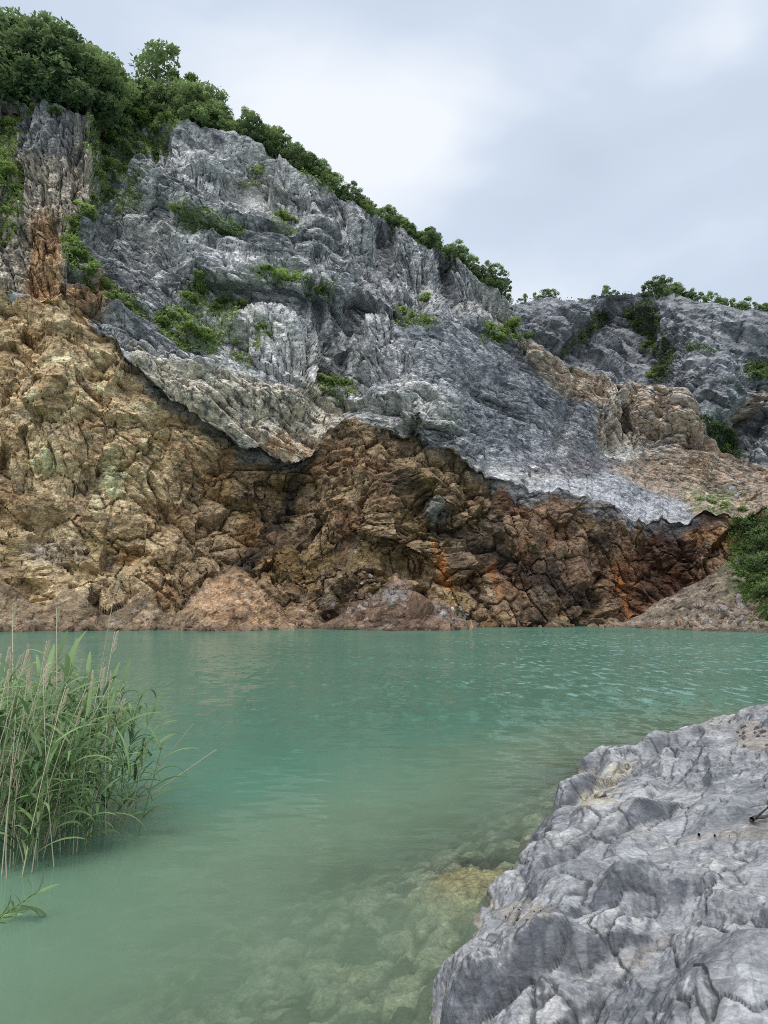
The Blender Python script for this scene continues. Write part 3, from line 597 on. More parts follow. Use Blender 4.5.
    di = t.n('ShaderNodeBsdfDiffuse'); t.l(body, di.inputs[0])
    tr = t.n('ShaderNodeBsdfTransparent'); tr.inputs[0].default_value = (.86, .93, .86, 1)
    lw = t.n('ShaderNodeVectorMath', operation='DOT_PRODUCT'); t.l(geo.outputs['Incoming'], lw.inputs[0]); lw.inputs[1].default_value = (0, 0, 1)
    cosv = t.math('MAXIMUM', t.math('ABSOLUTE', lw.outputs['Value']), .05)
    path = t.math('DIVIDE', dp.outputs['Fac'], t.math('ADD', t.math('MULTIPLY', cosv, .55), .45))
    op = t.math('SUBTRACT', 1.0, t.math('POWER', 2.718, t.math('MULTIPLY', path, -1.7)))
    mb = t.n('ShaderNodeMixShader'); t.l(op, mb.inputs[0]); t.l(tr.outputs[0], mb.inputs[1]); t.l(di.outputs[0], mb.inputs[2])
    gl = t.n('ShaderNodeBsdfGlossy', i_Roughness=.07); t.l(b.outputs[0], gl.inputs['Normal'])
    fr = t.n('ShaderNodeFresnel', i_IOR=1.33); t.l(b.outputs[0], fr.inputs['Normal'])
    ff = t.math('MINIMUM', t.math('MULTIPLY', fr.outputs[0], 1.0), .48)
    ff = t.math('ADD', ff, t.math('MULTIPLY', glint, .3))
    ms = t.n('ShaderNodeMixShader'); t.l(ff, ms.inputs[0]); t.l(mb.outputs[0], ms.inputs[1]); t.l(gl.outputs[0], ms.inputs[2])
    t.l(ms.outputs[0], t.out.inputs[0]); return t.m
water = link('water', np_mesh('water', WP, grid_faces(len(wys), len(wxs)), True, None, {'depth': wd}), water_material())
props(water, 'calm opaque turquoise lake water filling the quarry', 'water', kind='structure')

# ------------------------------------------------------------------ FOLIAGE
def leaf_material(name, lo, hi, var=.35):
    t = NT(name)
    oi = t.n('ShaderNodeObjectInfo'); at_ = t.n('ShaderNodeAttribute', attribute_name='tint'); sp = t.n('ShaderNodeSeparateColor'); t.l(at_.outputs[0], sp.inputs[0])
    f = t.math('ADD', sp.outputs[0], t.math('MULTIPLY', t.math('SUBTRACT', oi.outputs['Random'], .5), var))
    c = t.ramp(f, [(0, lo), (1, hi)])
    p = t.n('ShaderNodeBsdfPrincipled', i_Roughness=.6); t.l(c, p.inputs['Base Color']); p.inputs['Specular IOR Level'].default_value = .25
    tl_ = t.n('ShaderNodeBsdfTranslucent'); t.l(c, tl_.inputs[0])
    m = t.n('ShaderNodeMixShader'); m.inputs[0].default_value = .35; t.l(p.outputs[0], m.inputs[1]); t.l(tl_.outputs[0], m.inputs[2])
    t.l(m.outputs[0], t.out.inputs[0]); return t.m
M_LEAF = leaf_material('broad leaves', (.045, .085, .04), (.36, .47, .19), .6)
M_BUSH = leaf_material('bush leaves', (.065, .12, .03), (.50, .64, .20), .6)
M_DARK = leaf_material('dark bush leaves', (.03, .06, .025), (.24, .34, .12), .5)
M_REED = leaf_material('reed leaves', (.035, .09, .03), (.40, .55, .24), .4)
M_STRAW = leaf_material('dry reed straw', (.36, .28, .17), (.84, .77, .60), .3)
def bark():
    t = NT('bark'); n = t.n('ShaderNodeTexNoise', i_Scale=6.0, i_Detail=5.0)
    p = t.n('ShaderNodeBsdfPrincipled', i_Roughness=.9); t.l(t.ramp(n.outputs[0], [(.3, (.04, .033, .026)), (.7, (.13, .11, .09))]), p.inputs['Base Color']); t.l(p.outputs[0], t.out.inputs[0]); return t.m
M_BARK = bark()
def leaf_cards(cent, size, rng, upbias=.5):
    n = len(cent); nrm = rng.normal(size=(n, 3)); nrm[:, 2] = np.abs(nrm[:, 2]) + upbias; nrm /= np.linalg.norm(nrm, axis=1, keepdims=True)
    a = np.cross(nrm, rng.normal(size=(n, 3))); a /= np.linalg.norm(a, axis=1, keepdims=True); b = np.cross(nrm, a)
    s_ = (size * (.6 + .8 * rng.random(n)))[:, None]
    V = np.stack([cent - a * s_, cent - b * s_ * .45 - nrm * s_ * .1, cent + a * s_, cent + b * s_ * .45 - nrm * s_ * .1], 1).reshape(-1, 3)
    return V, np.arange(4 * n).reshape(n, 4)
def crown(seed, rx, rz_, clumps, per, leaf, base=0.0, flat=.7):
    rng = np.random.default_rng(seed); C = []; T = []
    for k in range(clumps):
        th = rng.random() * 6.283; q = rng.random() ** .5; zz = rng.random()
        prof = math.sqrt(max(.05, 1 - (zz * 2 - .9) ** 2 * .9)) if zz > .3 else .75 + .3 * zz
        cc_ = np.array([math.cos(th) * q * rx * prof, math.sin(th) * q * rx * prof, base + zz * rz_])
        cr = (.12 + .32 * rng.random() ** 1.5) * rx; d_ = rng.normal(size=(per, 3)); d_ /= np.linalg.norm(d_, axis=1, keepdims=True)
        rr = cr * (.55 + .5 * rng.random((per, 1))); pt = d_ * rr * np.array([1, 1, flat]); C.append(cc_ + pt)
        T.append(np.clip(.18 + .38 * (d_[:, 2] * .5 + .5) + .28 * zz + .25 * (rng.random(per) - .5) + .2 * (rng.random() - .5), 0, 1))  # top light put into the tint: upper leaves paler, undersides darker
    C = np.concatenate(C); T = np.concatenate(T); V, Fq = leaf_cards(C, np.full(len(C), leaf), rng)
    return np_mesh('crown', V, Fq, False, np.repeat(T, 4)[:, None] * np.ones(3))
def tube(path, rad, ns=6):
    path = np.array(path, float); V = []; n = len(path)
    for i, p in enumerate(path):
        t_ = path[min(i + 1, n - 1)] - path[max(i - 1, 0)]; t_ /= np.linalg.norm(t_) + 1e-9
        a = np.cross(t_, [.3, 1, .1]); a /= np.linalg.norm(a) + 1e-9; b = np.cross(t_, a)
        for k in range(ns):
            an = 6.2832 * k / ns; V.append(p + rad[i] * (math.cos(an) * a + math.sin(an) * b))
    Fq = [(i * ns + k, i * ns + (k + 1) % ns, (i + 1) * ns + (k + 1) % ns, (i + 1) * ns + k) for i in range(n - 1) for k in range(ns)]
    return np.array(V), np.array(Fq)
def join(parts):
    V = []; Fq = []; o = 0
    for v_, f_ in parts: V.append(v_); Fq.append(f_ + o); o += len(v_)
    return np.concatenate(V), np.concatenate(Fq)
def trunk_mesh(seed, h, r):
    rng = np.random.default_rng(seed); ps = []
    sway = rng.normal(size=2) * .05 * h
    main = [(sway[0] * q * q, sway[1] * q * q, h * q - .4) for q in np.linspace(0, 1, 7)]
    ps.append(tube(main, [r * (1.25 - q) + .02 for q in np.linspace(0, 1, 7)]))
    for k in range(6):
        q = .3 + .6 * rng.random(); th = rng.random() * 6.28; L = h * .45 * (1.1 - q * .5); p0 = np.array([sway[0] * q * q, sway[1] * q * q, h * q - .4])
        pts = [p0 + np.array([math.cos(th) * L * w, math.sin(th) * L * w, L * .55 * w + .2 * L * w * w]) for w in np.linspace(0, 1, 4)]
        ps.append(tube(pts, [r * .45, r * .34, r * .22, .02], 5))
    return np_mesh('trunk', *join(ps), True)
TREES = []
for k in range(5):
    h = (8.0, 7.0, 9.0, 6.0, 7.5)[k]; rx = (3.3, 3.0, 3.2, 2.6, 3.6)[k]
    TREES.append((trunk_mesh(50 + k, h * .8, .2), crown(60 + k, rx, h * .86, (38, 34, 40, 28, 42)[k], 120, .2, h * .1)))
BUSHM = [crown(80 + k, 1.0, .85, (14, 18, 12, 16)[k], 110, .095, .0, .8) for k in range(4)]
STEMM = []
for k in range(2):
    rng = np.random.default_rng(90 + k)
    STEMM.append(np_mesh('stem', *join([tube([(0, 0, -.25), (math.cos(a) * .25, math.sin(a) * .25, .25), (math.cos(a) * .55, math.sin(a) * .55, .7)], [.05, .035, .012], 5) for a in rng.random(5) * 6.28]), True))
BIGB = [crown(95 + k, 1.0, .8, 34, 95, .055, 0, .8) for k in range(2)]
for me in BIGB: me.materials.append(M_DARK)
for me in BUSHM: me.materials.append(M_BUSH)
for me in STEMM: me.materials.append(M_BARK)
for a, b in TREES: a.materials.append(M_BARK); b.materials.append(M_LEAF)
def empty(name, loc, rot=(0, 0, 0), sc=(1, 1, 1)):
    o = bpy.data.objects.new(name, None); COL.objects.link(o); o.location = loc; o.rotation_euler = rot; o.scale = sc; o.empty_display_size = .2; return o
def add_tree(loc, hs, label, group, k=None):
    k = random.randrange(5) if k is None else k; q = hs / (8.0, 7.0, 9.0, 6.0, 7.5)[k]
    r = empty('tree', loc, (0, 0, random.random() * 6.28), (q * random.uniform(.8, 1.25), q * random.uniform(.8, 1.25), q * random.uniform(.82, 1.18)))
    link('trunk', TREES[k][0], None, r); link('crown', TREES[k][1], None, r)
    return props(r, label, 'tree', group)
def add_bush(loc, w, label, group, hh=1.0):
    w *= 1.15; hh *= .85; r = empty('bush', loc, (random.uniform(-.15, .3), 0, random.random() * 6.28), (w, w * .9, w * hh))
    link('foliage', random.choice(BIGB if w > 2.4 or 'right water edge' in label else BUSHM), None, r); link('stem', random.choice(STEMM), None, r)
    return props(r, label, 'bush', group)
gx, gy = sight(W); gv = (sec > -1)
def spot(px, py):
    i = int(np.argmin((gx - px) ** 2 + (gy - py) ** 2 + 4 * capm)); return W[i]
fx_, fy_ = sight(WF)
def spotF(px, py):
    i = int(np.argmin((fx_ - px) ** 2 + (fy_ - py) ** 2)); return WF[i]
# forest on the hill top
rowi = nA + nL + nB
def on_cap(px, back):
    j = int(np.argmin(np.abs(xs - px))); i = min(int((back / 55) ** (1 / 1.5) * nC), nC - 1) ; return G[rowi + i, j]
def forest(x0, x1, n, backs, hs, label, group):
    for i in range(n):
        px = x0 + (x1 - x0) * (i + random.uniform(.1, .9)) / n
        for bk in backs:
            p = on_cap(px + random.uniform(-5, 5), bk + random.random() * 2); add_tree(tuple(p - np.array([0, 0, .3 + (.9 if hs[0] > 5 else 0)])), random.uniform(*hs), label, group)
forest(-40, 90, 13, (0, 4, 8, 13), (9, 13.8), 'dark green leafy tree in the wood above the left rock pillar', 'trees above the left rock pillar')
forest(94, 200, 12, (0, 4, 9), (6, 9), 'broad leafy tree on the hill top behind the pale rock dome', 'trees on the hill top')
forest(200, 300, 17, (0, 3), (3.2, 5.2), 'smaller leafy tree on the hill shoulder where the skyline falls to the right', 'trees on the falling shoulder')
forest(300, 345, 8, (0, 2), (2.4, 3.8), 'low shrubby tree on the bare skyline dip', 'shrubby trees on the skyline dip')
forest(345, 420, 16, (0, 2), (2.2, 3.4), 'low round tree along the descending cliff edge', 'low trees along the descending cliff edge')
forest(420, 508, 18, (0, 2.5), (2.6, 4.0), 'round dense tree at the right end of the main cliff edge', 'dense trees at the end of the cliff edge')
add_tree(tuple(on_cap(146, 4)), 12.0, 'tallest flat-topped tree standing over the hill top wood', None, 4)
for px, h in ((548, 4.5), (556, 4.0), (538, 3.0), (524, 3.5), (610, 5.0), (618, 4.0), (628, 3.5), (600, 3), (584, 2.6)):
    add_tree(tuple(spotF(px, 299) + np.array([0, 3, -.4])), h, 'thin tree on the distant skyline left of its densest trees', 'thin trees on the distant skyline')
for i in range(27):
    px = 654 + i * 4.8 + random.uniform(-2, 2)
    add_tree(tuple(on := spotF(px, tab(px, [(640, 292), (700, 296), (768, 311), (800, 308)])) + np.array([0, 2.5, -.8])), random.uniform(3.4, 4.8) * (1.2 if i < 8 else .95), 'dense tree on the distant cliff top at the right', 'dense trees on the distant cliff top')
# bushes on ledges
BUSHES = [
 ('bright bush in the green gully right of the left rock pillar', 'bushes in the gully', [(100, 128, 1.6), (113, 138, 1.5), (130, 130, 1.6), (150, 124, 1.7), (168, 120, 1.4), (104, 152, 1.3), (96, 172, 1.3), (82, 208, 1.3), (72, 222, 1.2), (122, 118, 1.6), (140, 115, 1.6), (108, 116, 1.8), (98, 120, 1.6), (120, 146, 1.3), (110, 164, 1.3), (100, 188, 1.2), (92, 200, 1.2), (158, 130, 1.3), (142, 140, 1.2), (90, 214, 1.1)]),
 ('bush on the slanting green ledge under the gully', 'bushes on the slanting ledge', [(70, 243, 1.3), (78, 258, 1.5), (88, 270, 1.4), (100, 284, 1.2), (112, 296, 1.1), (126, 308, 1.0)]),
 ('bush on the face of the left rock pillar', 'bushes on the pillar face', [(4, 130, 1.7), (9, 172, 1.5), (3, 190, 1.5), (6, 212, 1.1), (34, 108, 1.2), (16, 186, .9), (54, 110, .8)]),
 ('small bush in the long green strip high on the grey face', 'bushes in the high green strip', [(178, 208, 1.2), (192, 212, 1.2), (206, 222, 1.1), (222, 230, 1.1), (234, 233, 1.0)]),
 ('bush in the big green patch in the middle of the grey face', 'bushes in the middle patch', [(200, 274, 1.4), (207, 288, 1.4), (188, 298, 1.3), (176, 316, 1.5), (190, 332, 1.7), (206, 338, 1.6), (164, 324, 1.2), (226, 300, 1.1), (240, 304, 1.0), (216, 308, 1.1), (180, 334, 1.4)]),
 ('bush in the level green strip at the middle of the cliff', 'bushes in the level strip', [(266, 272, 1.2), (280, 276, 1.4), (294, 280, 1.3), (308, 284, 1.4), (324, 288, 1.2)]),
 ('bush in the low clump above the black rock hollow', 'bushes over the black hollow', [(322, 380, 1.2), (334, 382, 1.2), (345, 382, .9)]),
 ('small bush on the ledge right of the cliff centre', 'bushes right of the centre', [(403, 310, 1.0), (414, 315, 1.1), (426, 319, .9)]),
 ('round lone bush above the small centre ledge bushes', None, [(427, 298, 1.3)]),
 ('bush in the dark clump below the end of the skyline trees', 'bushes below the skyline end', [(489, 328, 1.3), (499, 336, 1.2), (512, 322, 1.2), (523, 318, 1.2), (532, 325, .9)]),
 ('dark bush near the top of the grey face beside a grey scar', 'bushes beside the scar', [(281, 216, 1.2), (292, 222, 1.1)]),
 ('tiny lone bush just under the hill shoulder trees', None, [(256, 171, 1.1)]),
 ('small bush near the lower edge of the pale rock', 'small bushes on pale rock', [(238, 340, .8), (262, 324, .9), (269, 333, .7), (238, 356, .6)]),
 ('large green bush on the scree at the right water edge', 'large bushes on the right scree', [(762, 532, 2.2), (778, 545, 3.0), (757, 552, 1.9), (768, 568, 2.0), (795, 540, 3), (780, 590, 2.0), (800, 575, 2.6), (766, 592, 1.2), (775, 522, 2.0), (755, 540, 1.6), (752, 562, 1.2), (757, 580, .9)]),
 ('low bush on the earth bench above the undercut wall', 'low bushes on the bench', [(712, 500, .7), (724, 504, .7), (700, 497, .6), (742, 508, .7)]),
]
for label, grp, pts in BUSHES:
    for px, py, w in pts: add_bush(tuple(spot(px, py + 3)), w, label, grp, 1.0)
FB = [('bush in the left diagonal gully of the distant cliff', 'bushes in the left distant gully', [(600, 318, 2.2), (590, 326, 2.0), (580, 336, 1.8), (570, 346, 1.6), (608, 316, 1.8)]),
 ('bush in the central green gully of the distant cliff', 'bushes in the central distant gully', [(634, 312, 1.8), (642, 322, 2.2), (650, 336, 2.3), (656, 350, 2.2), (660, 372, 2.2), (652, 376, 1.8), (648, 345, 2)]),
 ('bush in the green foot of the distant cliff behind the tan spur', 'bushes at the foot of the distant cliff', [(712, 428, 2.2), (720, 436, 2.6), (728, 442, 2.2), (736, 456, 1.6), (722, 448, 2)]),
 ('bush on the distant cliff at the right border', 'bushes at the right border', [(760, 368, 2.4), (768, 374, 2.4), (756, 376, 1.6)])]
for label, grp, pts in FB:
    for px, py, w in pts: add_bush(tuple(spotF(px, py + 3)), w, label, grp)
# creeping ground cover on the ledges: uncountable, one object
rng = np.random.default_rng(5)
pr = np.where((veg > .28), 1, 0); idx = np.nonzero(pr)[0]; idx = rng.choice(idx, min(len(idx), 60000)); cen = W[idx] + rng.normal(size=(len(idx), 3)) * .22 + np.array([0, -.1, .15])
Vg, Fg = leaf_cards(cen, np.full(len(cen), .21), rng, .6); tg = np.clip(.5 + .35 * rng.normal(size=len(cen)) * .5 + .25 * fbm(cen / 3, 2, 500), 0, 1) * (1 - .65 * ((PXg[idx] > 700) & (PYg[idx] > 505)))
gc = link('ground_cover', np_mesh('ground_cover', Vg, Fg, False, np.repeat(tg, 4)[:, None] * np.ones(3)), M_BUSH)
props(gc, 'low creeping green plants covering the ledges of the main cliff', 'ground cover', kind='stuff')
idx = np.nonzero(vegF > .4)[0]; idx = rng.choice(idx, 12000); cen = WF[idx] + rng.normal(size=(len(idx), 3)) * .35 + np.array([0, -.2, .3])
Vg, Fg = leaf_cards(cen, np.full(len(cen), .3), rng, .6); tg = np.clip(.4 + .2 * rng.normal(size=len(cen)), 0, 1)
gc = link('ground_cover', np_mesh('ground_cover', Vg, Fg, False, np.repeat(tg, 4)[:, None] * np.ones(3)), M_LEAF)
props(gc, 'low green plants covering the gullies of the distant cliff', 'ground cover', kind='stuff')

# ------------------------------------------------------------------ LOOSE STONES
def stone_mesh(seed, col):
    rng = np.random.default_rng(seed); import bmesh
    bm = bmesh.new(); bmesh.ops.create_icosphere(bm, subdivisions=2, radius=1)
    pl = rng.normal(size=(9, 3)); pl /= np.linalg.norm(pl, axis=1, keepdims=True); off = .45 + .35 * rng.random(9)
    for v_ in bm.verts:
        p = np.array(v_.co) * np.array([1.15, .95, .8])
        for n_, o_ in zip(pl, off):
            q = p @ n_ - o_
            if q > 0: p = p - n_ * q
        v_.co = p
    me = bpy.data.meshes.new('stone'); bm.to_mesh(me); bm.free()
    a = me.color_attributes.new('tint', 'FLOAT_COLOR', 'POINT'); a.data.foreach_set('color', np.tile([*col, 1], len(me.vertices)).astype(np.float32)); me.materials.append(M_RUBBLE); return me
ST_G = [stone_mesh(600 + k, (.33 + .06 * k, .33 + .06 * k, .34 + .06 * k)) for k in range(4)]
ST_P = [stone_mesh(610 + k, (.22 + .05 * k, .19 + .04 * k, .19 + .03 * k)) for k in range(3)]
ST_B = [stone_mesh(620 + k, (.20 + .04 * k, .125 + .03 * k, .085 + .02 * k)) for k in range(4)]
def add_stone(loc, r, pool, label, group, name='boulder'):
    o = link(name, random.choice(pool)); o.location = loc; o.rotation_euler = [random.random() * 6.28 for _ in range(3)]; o.scale = (r * random.uniform(.8, 1.3), r * random.uniform(.8, 1.2), r * random.uniform(.6, 1)); return props(o, label, 'rock', group)
for i in range(46):
    px = random.gauss(372, 17); py = 592 + .35 * abs(px - 385) + random.gauss(0, 6); add_stone(tuple(spot(px, py)), random.uniform(.18, .38), ST_G if random.random() < .35 else ST_P + ST_B[:2], 'pale grey stone in the upper heap on the central scree cone', 'pale stones of the upper heap')
for i in range(26):
    px = random.gauss(455, 12); py = 616 + .4 * (px - 455) + random.gauss(0, 4); add_stone(tuple(spot(px, py)), random.uniform(.18, .36), ST_G if random.random() < .6 else ST_P, 'grey stone in the lower heap beside the central scree cone foot', 'stones of the lower heap')
for px, py, r, lab in ((412, 598, .55, 'white angular block high on the central scree cone'), (420, 612, 2.1, 'largest reddish brown boulder at the foot of the central scree cone'), (376, 614, 1.3, 'upright tan slab at the left foot of the central scree cone'), (396, 616, 1.1, 'leaning brown boulder between the tan slab and the largest boulder'), (360, 618, .9, 'brown boulder at the left corner of the central cone'), (272, 538, 1.2, 'smooth brown block lodged over the pinkish mound')):
    add_stone(tuple(spot(px, py)), r, ST_B if r > .6 else ST_G, lab, None)
for i in range(58):
    px = random.uniform(635, 768); py = 627 - abs(random.gauss(0, 13)) * min(1, (px - 625) / 60); add_stone(tuple(spot(px, py)), random.choice((.14, .2, .3, .3, .45, .6)), ST_P + ST_B[1:3], 'small pale stone on the right scree above the water', 'stones on the right scree')
for i in range(36):
    px = random.uniform(10, 330); add_stone(tuple(spot(px, 626 - abs(random.gauss(0, 9)))), random.choice((.2, .3, .45, .7)), ST_B, 'brown stone lying on the scree apron at the left foot of the cliff', 'stones on the left scree')
for i in range(60):
    px = random.uniform(0, 640); q_ = spot(px, 629 + random.uniform(-3, 2)); rr_ = random.choice((.2, .3, .3, .45, .7, .9)); add_stone((q_[0], q_[1] - rr_ * .3, max(.02, min(q_[2], .5))), rr_, ST_B, 'brown boulder at the far water edge under the brown wall', 'brown boulders along the far water edge')
add_stone(tuple(spot(733, 490)), .9, ST_G, 'larger of two pale boulders on the earth bench', None); add_stone(tuple(spot(737, 496)), .6, ST_G, 'smaller of two pale boulders on the earth bench', None)
for i in range(26):
    px = random.gauss(575, 32); py = random.gauss(466, 5); add_stone(tuple(spot(px, py)), random.uniform(.25, .55), ST_P, 'dark grey stone in the rubble on the bench', 'dark stones on the bench')
for i in range(24):
    px = random.gauss(670, 32); py = random.gauss(462, 8); add_stone(tuple(spot(px, py)), random.uniform(.2, .45), ST_B[2:] + ST_P[2:], 'tan stone in the rubble below the tan spur', 'tan stones below the spur')

# ------------------------------------------------------------------ REEDS
def ribbon(p0, az, L, w, up, droop, rng, n=8):
    """an arching reed leaf with a folded midrib"""
    V = []; p = np.array(p0, float); el = up; step = L / n; tw = rng.uniform(-.5, .5)
    for i in range(n + 1):
        q = i / n; hw = w * (math.sin(math.pi * min(1, (q * .86 + .14))) ** .7) * (1 if q < .98 else .1)
        d_ = np.array([math.cos(az) * math.cos(el), math.sin(az) * math.cos(el), math.sin(el)])
        side = np.array([-math.sin(az), math.cos(az), 0]) * math.cos(tw * q) + np.array([0, 0, 1]) * math.sin(tw * q); nn = np.cross(side, d_)
        V += [p - side * hw + nn * hw * .35, p, p + side * hw + nn * hw * .35]
        p = p + d_ * step; el -= droop * step / L * (1 + q); az += rng.uniform(-.05, .05)
    Fq = [(3 * i + a, 3 * i + a + 1, 3 * i + a + 4, 3 * i + a + 3) for i in range(n) for a in (0, 1)]
    return np.array(V), np.array(Fq)
def reed_parts(seed, H, nl, lean, dry=False, plume=False, ls=1.0):
    rng = np.random.default_rng(seed); pts = [np.array([lean * H * q * q * .6, .04 * H * math.sin(q * 2 + seed), H * q]) for q in np.linspace(-.12, 1, 9)]
    r0 = (.0052 if not dry else .0056) * (1.45 if seed > 800 else 1)
    st = np_mesh('stem', *tube(pts, [r0 * (1.15 - .6 * q) for q in np.linspace(0, 1, 9)], 5), True, np.tile([(.55 if dry else .35) + .4 * rng.random()] * 3, (45, 1)))
    st.materials.append(M_STRAW if dry else M_REED); lf = None; pm = None
    if nl:
        ps = []; ts = []
        for k in range(nl):
            q = .14 + .86 * (k + .5) / nl; p = pts[0] * 0 + np.array([np.interp(q, np.linspace(-.12, 1, 9), [a[j] for a in pts]) for j in range(3)])
            az = (math.pi if rng.random() < .3 else 0) + rng.normal() * .8 + (.0 if rng.random() < .6 else .4); v_, f_ = ribbon(p, az, ls * rng.uniform(.34, .62), ls * rng.uniform(.016, .031), rng.uniform(.65, 1.25), rng.uniform(.4, 1.8), rng)
            ps.append((v_, f_)); ts.append(np.full(len(v_), np.clip(.5 + .22 * rng.normal() + .15 * (q - .6), 0, 1)))
        lf = np_mesh('leaves', *join(ps), True, np.concatenate(ts)[:, None] * np.ones(3)); lf.materials.append(M_REED)
    if plume:
        ps = []; tip = pts[-1]
        for k in range(46):
            q = k / 46; a = rng.random() * 6.28; base_ = tip + np.array([.02 * q, 0, -.24 + .24 * q]); L = .075 * (1 - .6 * q)
            ps.append(tube([base_, base_ + np.array([math.cos(a) * L * .35 + .015, math.sin(a) * L * .35, L * .8])], [.0030, .0018], 3))
        pm = np_mesh('plume', *join(ps), True, np.tile([.95] * 3, (46 * 6, 1))); pm.materials.append(M_STRAW)
    return st, lf, pm
GREEN = [reed_parts(700 + k, (1.9, 1.7, 1.8, 1.6, 2.0, 1.5, 1.75, 1.85)[k], (13, 12, 14, 11, 14, 11, 13, 12)[k], (.10, .2, .05, .28, .15, .35, .0, .22)[k]) for k in range(8)]
DRY = [reed_parts(730 + k, (2.0, 1.8, 2.15, 1.7, 1.5)[k], 0, (.1, .25, .05, .3, .15)[k], True, k in (0, 2)) for k in range(5)]
DEADSHORT = [reed_parts(740 + k, (.9, 1.1, .75)[k], 0, (.3, .1, .5)[k], True) for k in range(3)]
def add_reed(parts, loc, rz_, tilt, sc, label, group):
    r = empty('reed', loc, (0, tilt, rz_), (sc, sc, sc))
    for nm, me in zip(('stem', 'leaves', 'plume'), parts):
        if me is not None: link(nm, me, None, r)
    return props(r, label, 'reed', group)
def reed_xy(front=False):
    for _ in range(200):
        Yp = random.uniform(7.7, 11.0); edge_ = np.interp(Yp, [7.5, 8.4, 9.4, 10.4, 11], [-3.5, -3.05, -3.05, -3.4, -4.1]); lo_ = -.56 * Yp
        Xp = random.uniform(lo_, edge_)
        return Xp, Yp
for i in range(118):
    Xp, Yp = reed_xy(); e = np.interp(Yp, [7.5, 8.4, 9.4, 10.4, 11], [-3.5, -3.05, -3.05, -3.4, -4.1]); near = max(0, 1 - (e - Xp) / .8)
    add_reed(GREEN[i % 8], (Xp, Yp, -.05), random.gauss(-.1, .7), .06 + .30 * near * random.random(), random.uniform(.82, 1.03) * (1 - .17 * near), 'green reed with arching leaves in the dense reed bed', 'green reeds in the bed')
for i in range(95):
    Xp, Yp = reed_xy(); add_reed(DRY[i % 5], (Xp, Yp, -.05), random.gauss(0, .8), random.gauss(.05, .12), random.uniform(.85, 1.12), 'dry straw-coloured reed stalk among the green reeds', 'dry stalks in the bed')
for i in range(50):
    Xp, Yp = reed_xy(); Yp = min(Yp, 9.6); add_reed(DEADSHORT[i % 3], (Xp, Yp, -.05), random.random() * 6.28, random.gauss(0, .25), random.uniform(.8, 1.2), 'short broken dry stalk at the foot of the reed bed', 'broken stalks at the foot of the bed')
def single(px, py, tip, parts_seed, label, dry, nl, plume=False):
    b = on_level(px, py, -.02); tp = at(tip[0], tip[1], b[1]); v_ = tp - b; H = float(np.linalg.norm(v_))
    pr_ = reed_parts(parts_seed, H, nl, 0.0, dry, plume, .55 if parts_seed in (810, 811) else 1.0); r = add_reed(pr_, tuple(b), 0, 0, 1.0, label, None)
    r.rotation_euler = Vector((0, 0, 1)).rotation_difference(Vector(v_)).to_euler(); return r
single(78, 812, (121, 575), 801, 'tallest dry stalk leaning right with a curled pale plume', True, 0, True)
single(20, 830, (14, 606), 802, 'thin upright dry stalk near the left border topping the reeds', True, 0, True)
single(62, 830, (54, 608), 803, 'second tall dry plumed stalk from the left border', True, 0, True)
single(95, 820, (121, 700), 804, 'short dry stalk bending right at the right side of the bed', True, 0, True)
single(118, 816, (193, 724), 805, 'dry stalk leaning far right over the water, its tip highest', True, 0)
single(112, 822, (217, 749), 806, 'lowest dry stalk leaning far right over the water', True, 0)
single(137, 838, (164, 742), 807, 'green reed standing apart at the right tip of the bed', False, 6)
single(136, 812, (139, 760), 808, 'small green sprig between the bed and the lone right reed', False, 3)
single(84, 850, (132, 770), 809, 'green reed hanging out over the water at the front of the bed', False, 7)
single(-14, 926, (40, 890), 810, 'low green reed bent almost flat over the water at the lower left', False, 9)
single(-20, 922, (26, 906), 811, 'second flattened green reed trailing leaves on the water', False, 8)
# ------------------------------------------------------------------ SMALL THINGS ON THE LEDGE
sgx, sgy = sight(S)
def spotS(px, py): return S[int(np.argmin((sgx - px) ** 2 + (sgy - py) ** 2))]
def twig(p0, p1, r, label, mat=M_BARK, kind='branch'):
    a, b = spotS(*p0), spotS(*p1); rng = np.random.default_rng(int(p0[0])); pts = [spotS(p0[0] * (1 - q) + p1[0] * q, p0[1] * (1 - q) + p1[1] * q) + rng.normal(size=3) * .006 + np.array([0, -.02, .05]) for q in np.linspace(0, 1, 6)]
    side = [pts[2], pts[2] + (b - a) * .2 + np.array([0, .04, .01])]
    me = np_mesh('branch', *join([tube(pts, [r, r, r * .9, r * .8, r * .6, r * .3], 6), tube(side, [r * .6, r * .2], 5)]), True); o = link('branch', me, mat); return props(o, label, 'branch')
twig((745, 826), (775, 818), .022, 'dark dry branch lying on the ledge at the right border')
twig((690, 838), (730, 842), .012, 'thin grey twig lying on the ledge left of the dark branch')
for px, py, r in ((608, 786, .09), (618, 778, .11), (628, 769, .08), (600, 797, .07)):
    add_stone(tuple(spotS(px, py) + np.array([0, 0, .02])), r, [stone_mesh(650 + px % 7, (.5, .45, .34))], 'cream coloured stone wedged in the crack near the water side of the ledge', 'cream stones in the crack', 'stone')
for i in range(14):
    px = random.uniform(505, 545); py = random.uniform(903, 922); add_stone(tuple(spotS(px, py)), random.uniform(.008, .02), ST_P, 'small pebble in the gritty hollow of the ledge', 'pebbles in the gritty hollow', 'pebble')
for i in range(16):
    px = random.uniform(735, 768); py = random.uniform(725, 750); add_stone(tuple(spotS(px, py)), random.uniform(.02, .05), ST_P, 'dark pebble in the grit patch at the top of the ledge', 'pebbles in the upper grit patch', 'pebble')

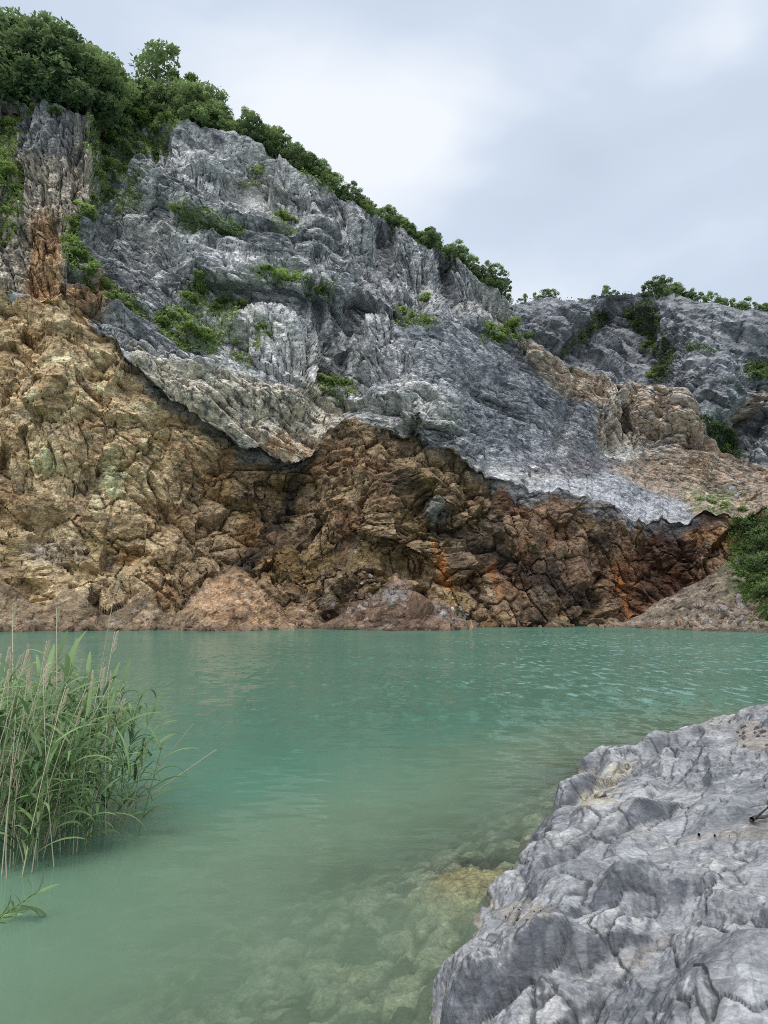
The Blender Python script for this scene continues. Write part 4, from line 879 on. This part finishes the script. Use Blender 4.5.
# ------------------------------------------------------------------ SKY, LIGHT, CAMERA
SUN_EL, SUN_AZ = R(58), R(200)
w = bpy.data.worlds.new('World'); scene.world = w; w.use_nodes = True; nt = w.node_tree; nt.nodes.clear()
def wn(t_, **k):
    x = nt.nodes.new(t_)
    for a, b in k.items(): setattr(x, a, b)
    return x
out = wn('ShaderNodeOutputWorld'); skyt = wn('ShaderNodeTexSky', sky_type='NISHITA', sun_disc=False, sun_elevation=SUN_EL, sun_rotation=SUN_AZ)
bg1 = wn('ShaderNodeBackground'); bg1.inputs[1].default_value = .1; nt.links.new(skyt.outputs[0], bg1.inputs[0])
tc = wn('ShaderNodeTexCoord'); mp = wn('ShaderNodeMapping'); mp.inputs['Scale'].default_value = (1.1, 1.1, 2.6); mp.inputs['Rotation'].default_value = (0, R(-28), 0); mp.inputs['Location'].default_value = (3.1, .4, 1.7)
nz = wn('ShaderNodeTexNoise'); nz.inputs['Scale'].default_value = 1.8; nz.inputs['Detail'].default_value = 5; nz.inputs['Roughness'].default_value = .42; nz.inputs['Distortion'].default_value = .3
rp = wn('ShaderNodeValToRGB'); e = rp.color_ramp.elements
for (p_, c_), k in zip(((.36, srgb(194, 206, 223)), (.5, srgb(203, 216, 233)), (.64, srgb(238, 243, 250))), range(3)):
    if k == 2: e.new(.64)
    e[k].position = p_; e[k].color = (*c_, 1)
nt.links.new(tc.outputs['Generated'], mp.inputs[0]); nt.links.new(mp.outputs[0], nz.inputs[0]); nt.links.new(nz.outputs[0], rp.inputs[0])
bg2 = wn('ShaderNodeBackground'); bg2.inputs[1].default_value = 1.13; nt.links.new(rp.outputs[0], bg2.inputs[0])
ms = wn('ShaderNodeMixShader'); ms.inputs[0].default_value = .92; nt.links.new(bg1.outputs[0], ms.inputs[1]); nt.links.new(bg2.outputs[0], ms.inputs[2]); nt.links.new(ms.outputs[0], out.inputs[0])
sun = bpy.data.lights.new('sun', 'SUN'); sun.energy = 2.5; sun.angle = R(45); sun.color = (1, .97, .92); so = bpy.data.objects.new('sun', sun); COL.objects.link(so)
sd = Vector((math.cos(SUN_EL) * math.sin(SUN_AZ), math.cos(SUN_EL) * math.cos(SUN_AZ), math.sin(SUN_EL))); so.rotation_euler = sd.to_track_quat('Z', 'Y').to_euler(); so.location = (0, -20, 40)
cam = bpy.data.cameras.new('camera'); co = bpy.data.objects.new('camera', cam); COL.objects.link(co); co.location = (0, 0, CAMH); co.rotation_euler = (R(90) + PITCH, 0, 0)
cam.sensor_fit = 'VERTICAL'; cam.sensor_height = 36; cam.lens = F / 1024 * 36; cam.clip_start = .05; cam.clip_end = 2000
scene.camera = co
scene.view_settings.view_transform = 'Standard'; scene.view_settings.look = 'None'; scene.view_settings.exposure = 0
scene.cycles.use_denoising = False; scene.cycles.filter_width = .95
scene.cycles.transparent_max_bounces = 12; scene.cycles.max_bounces = 6
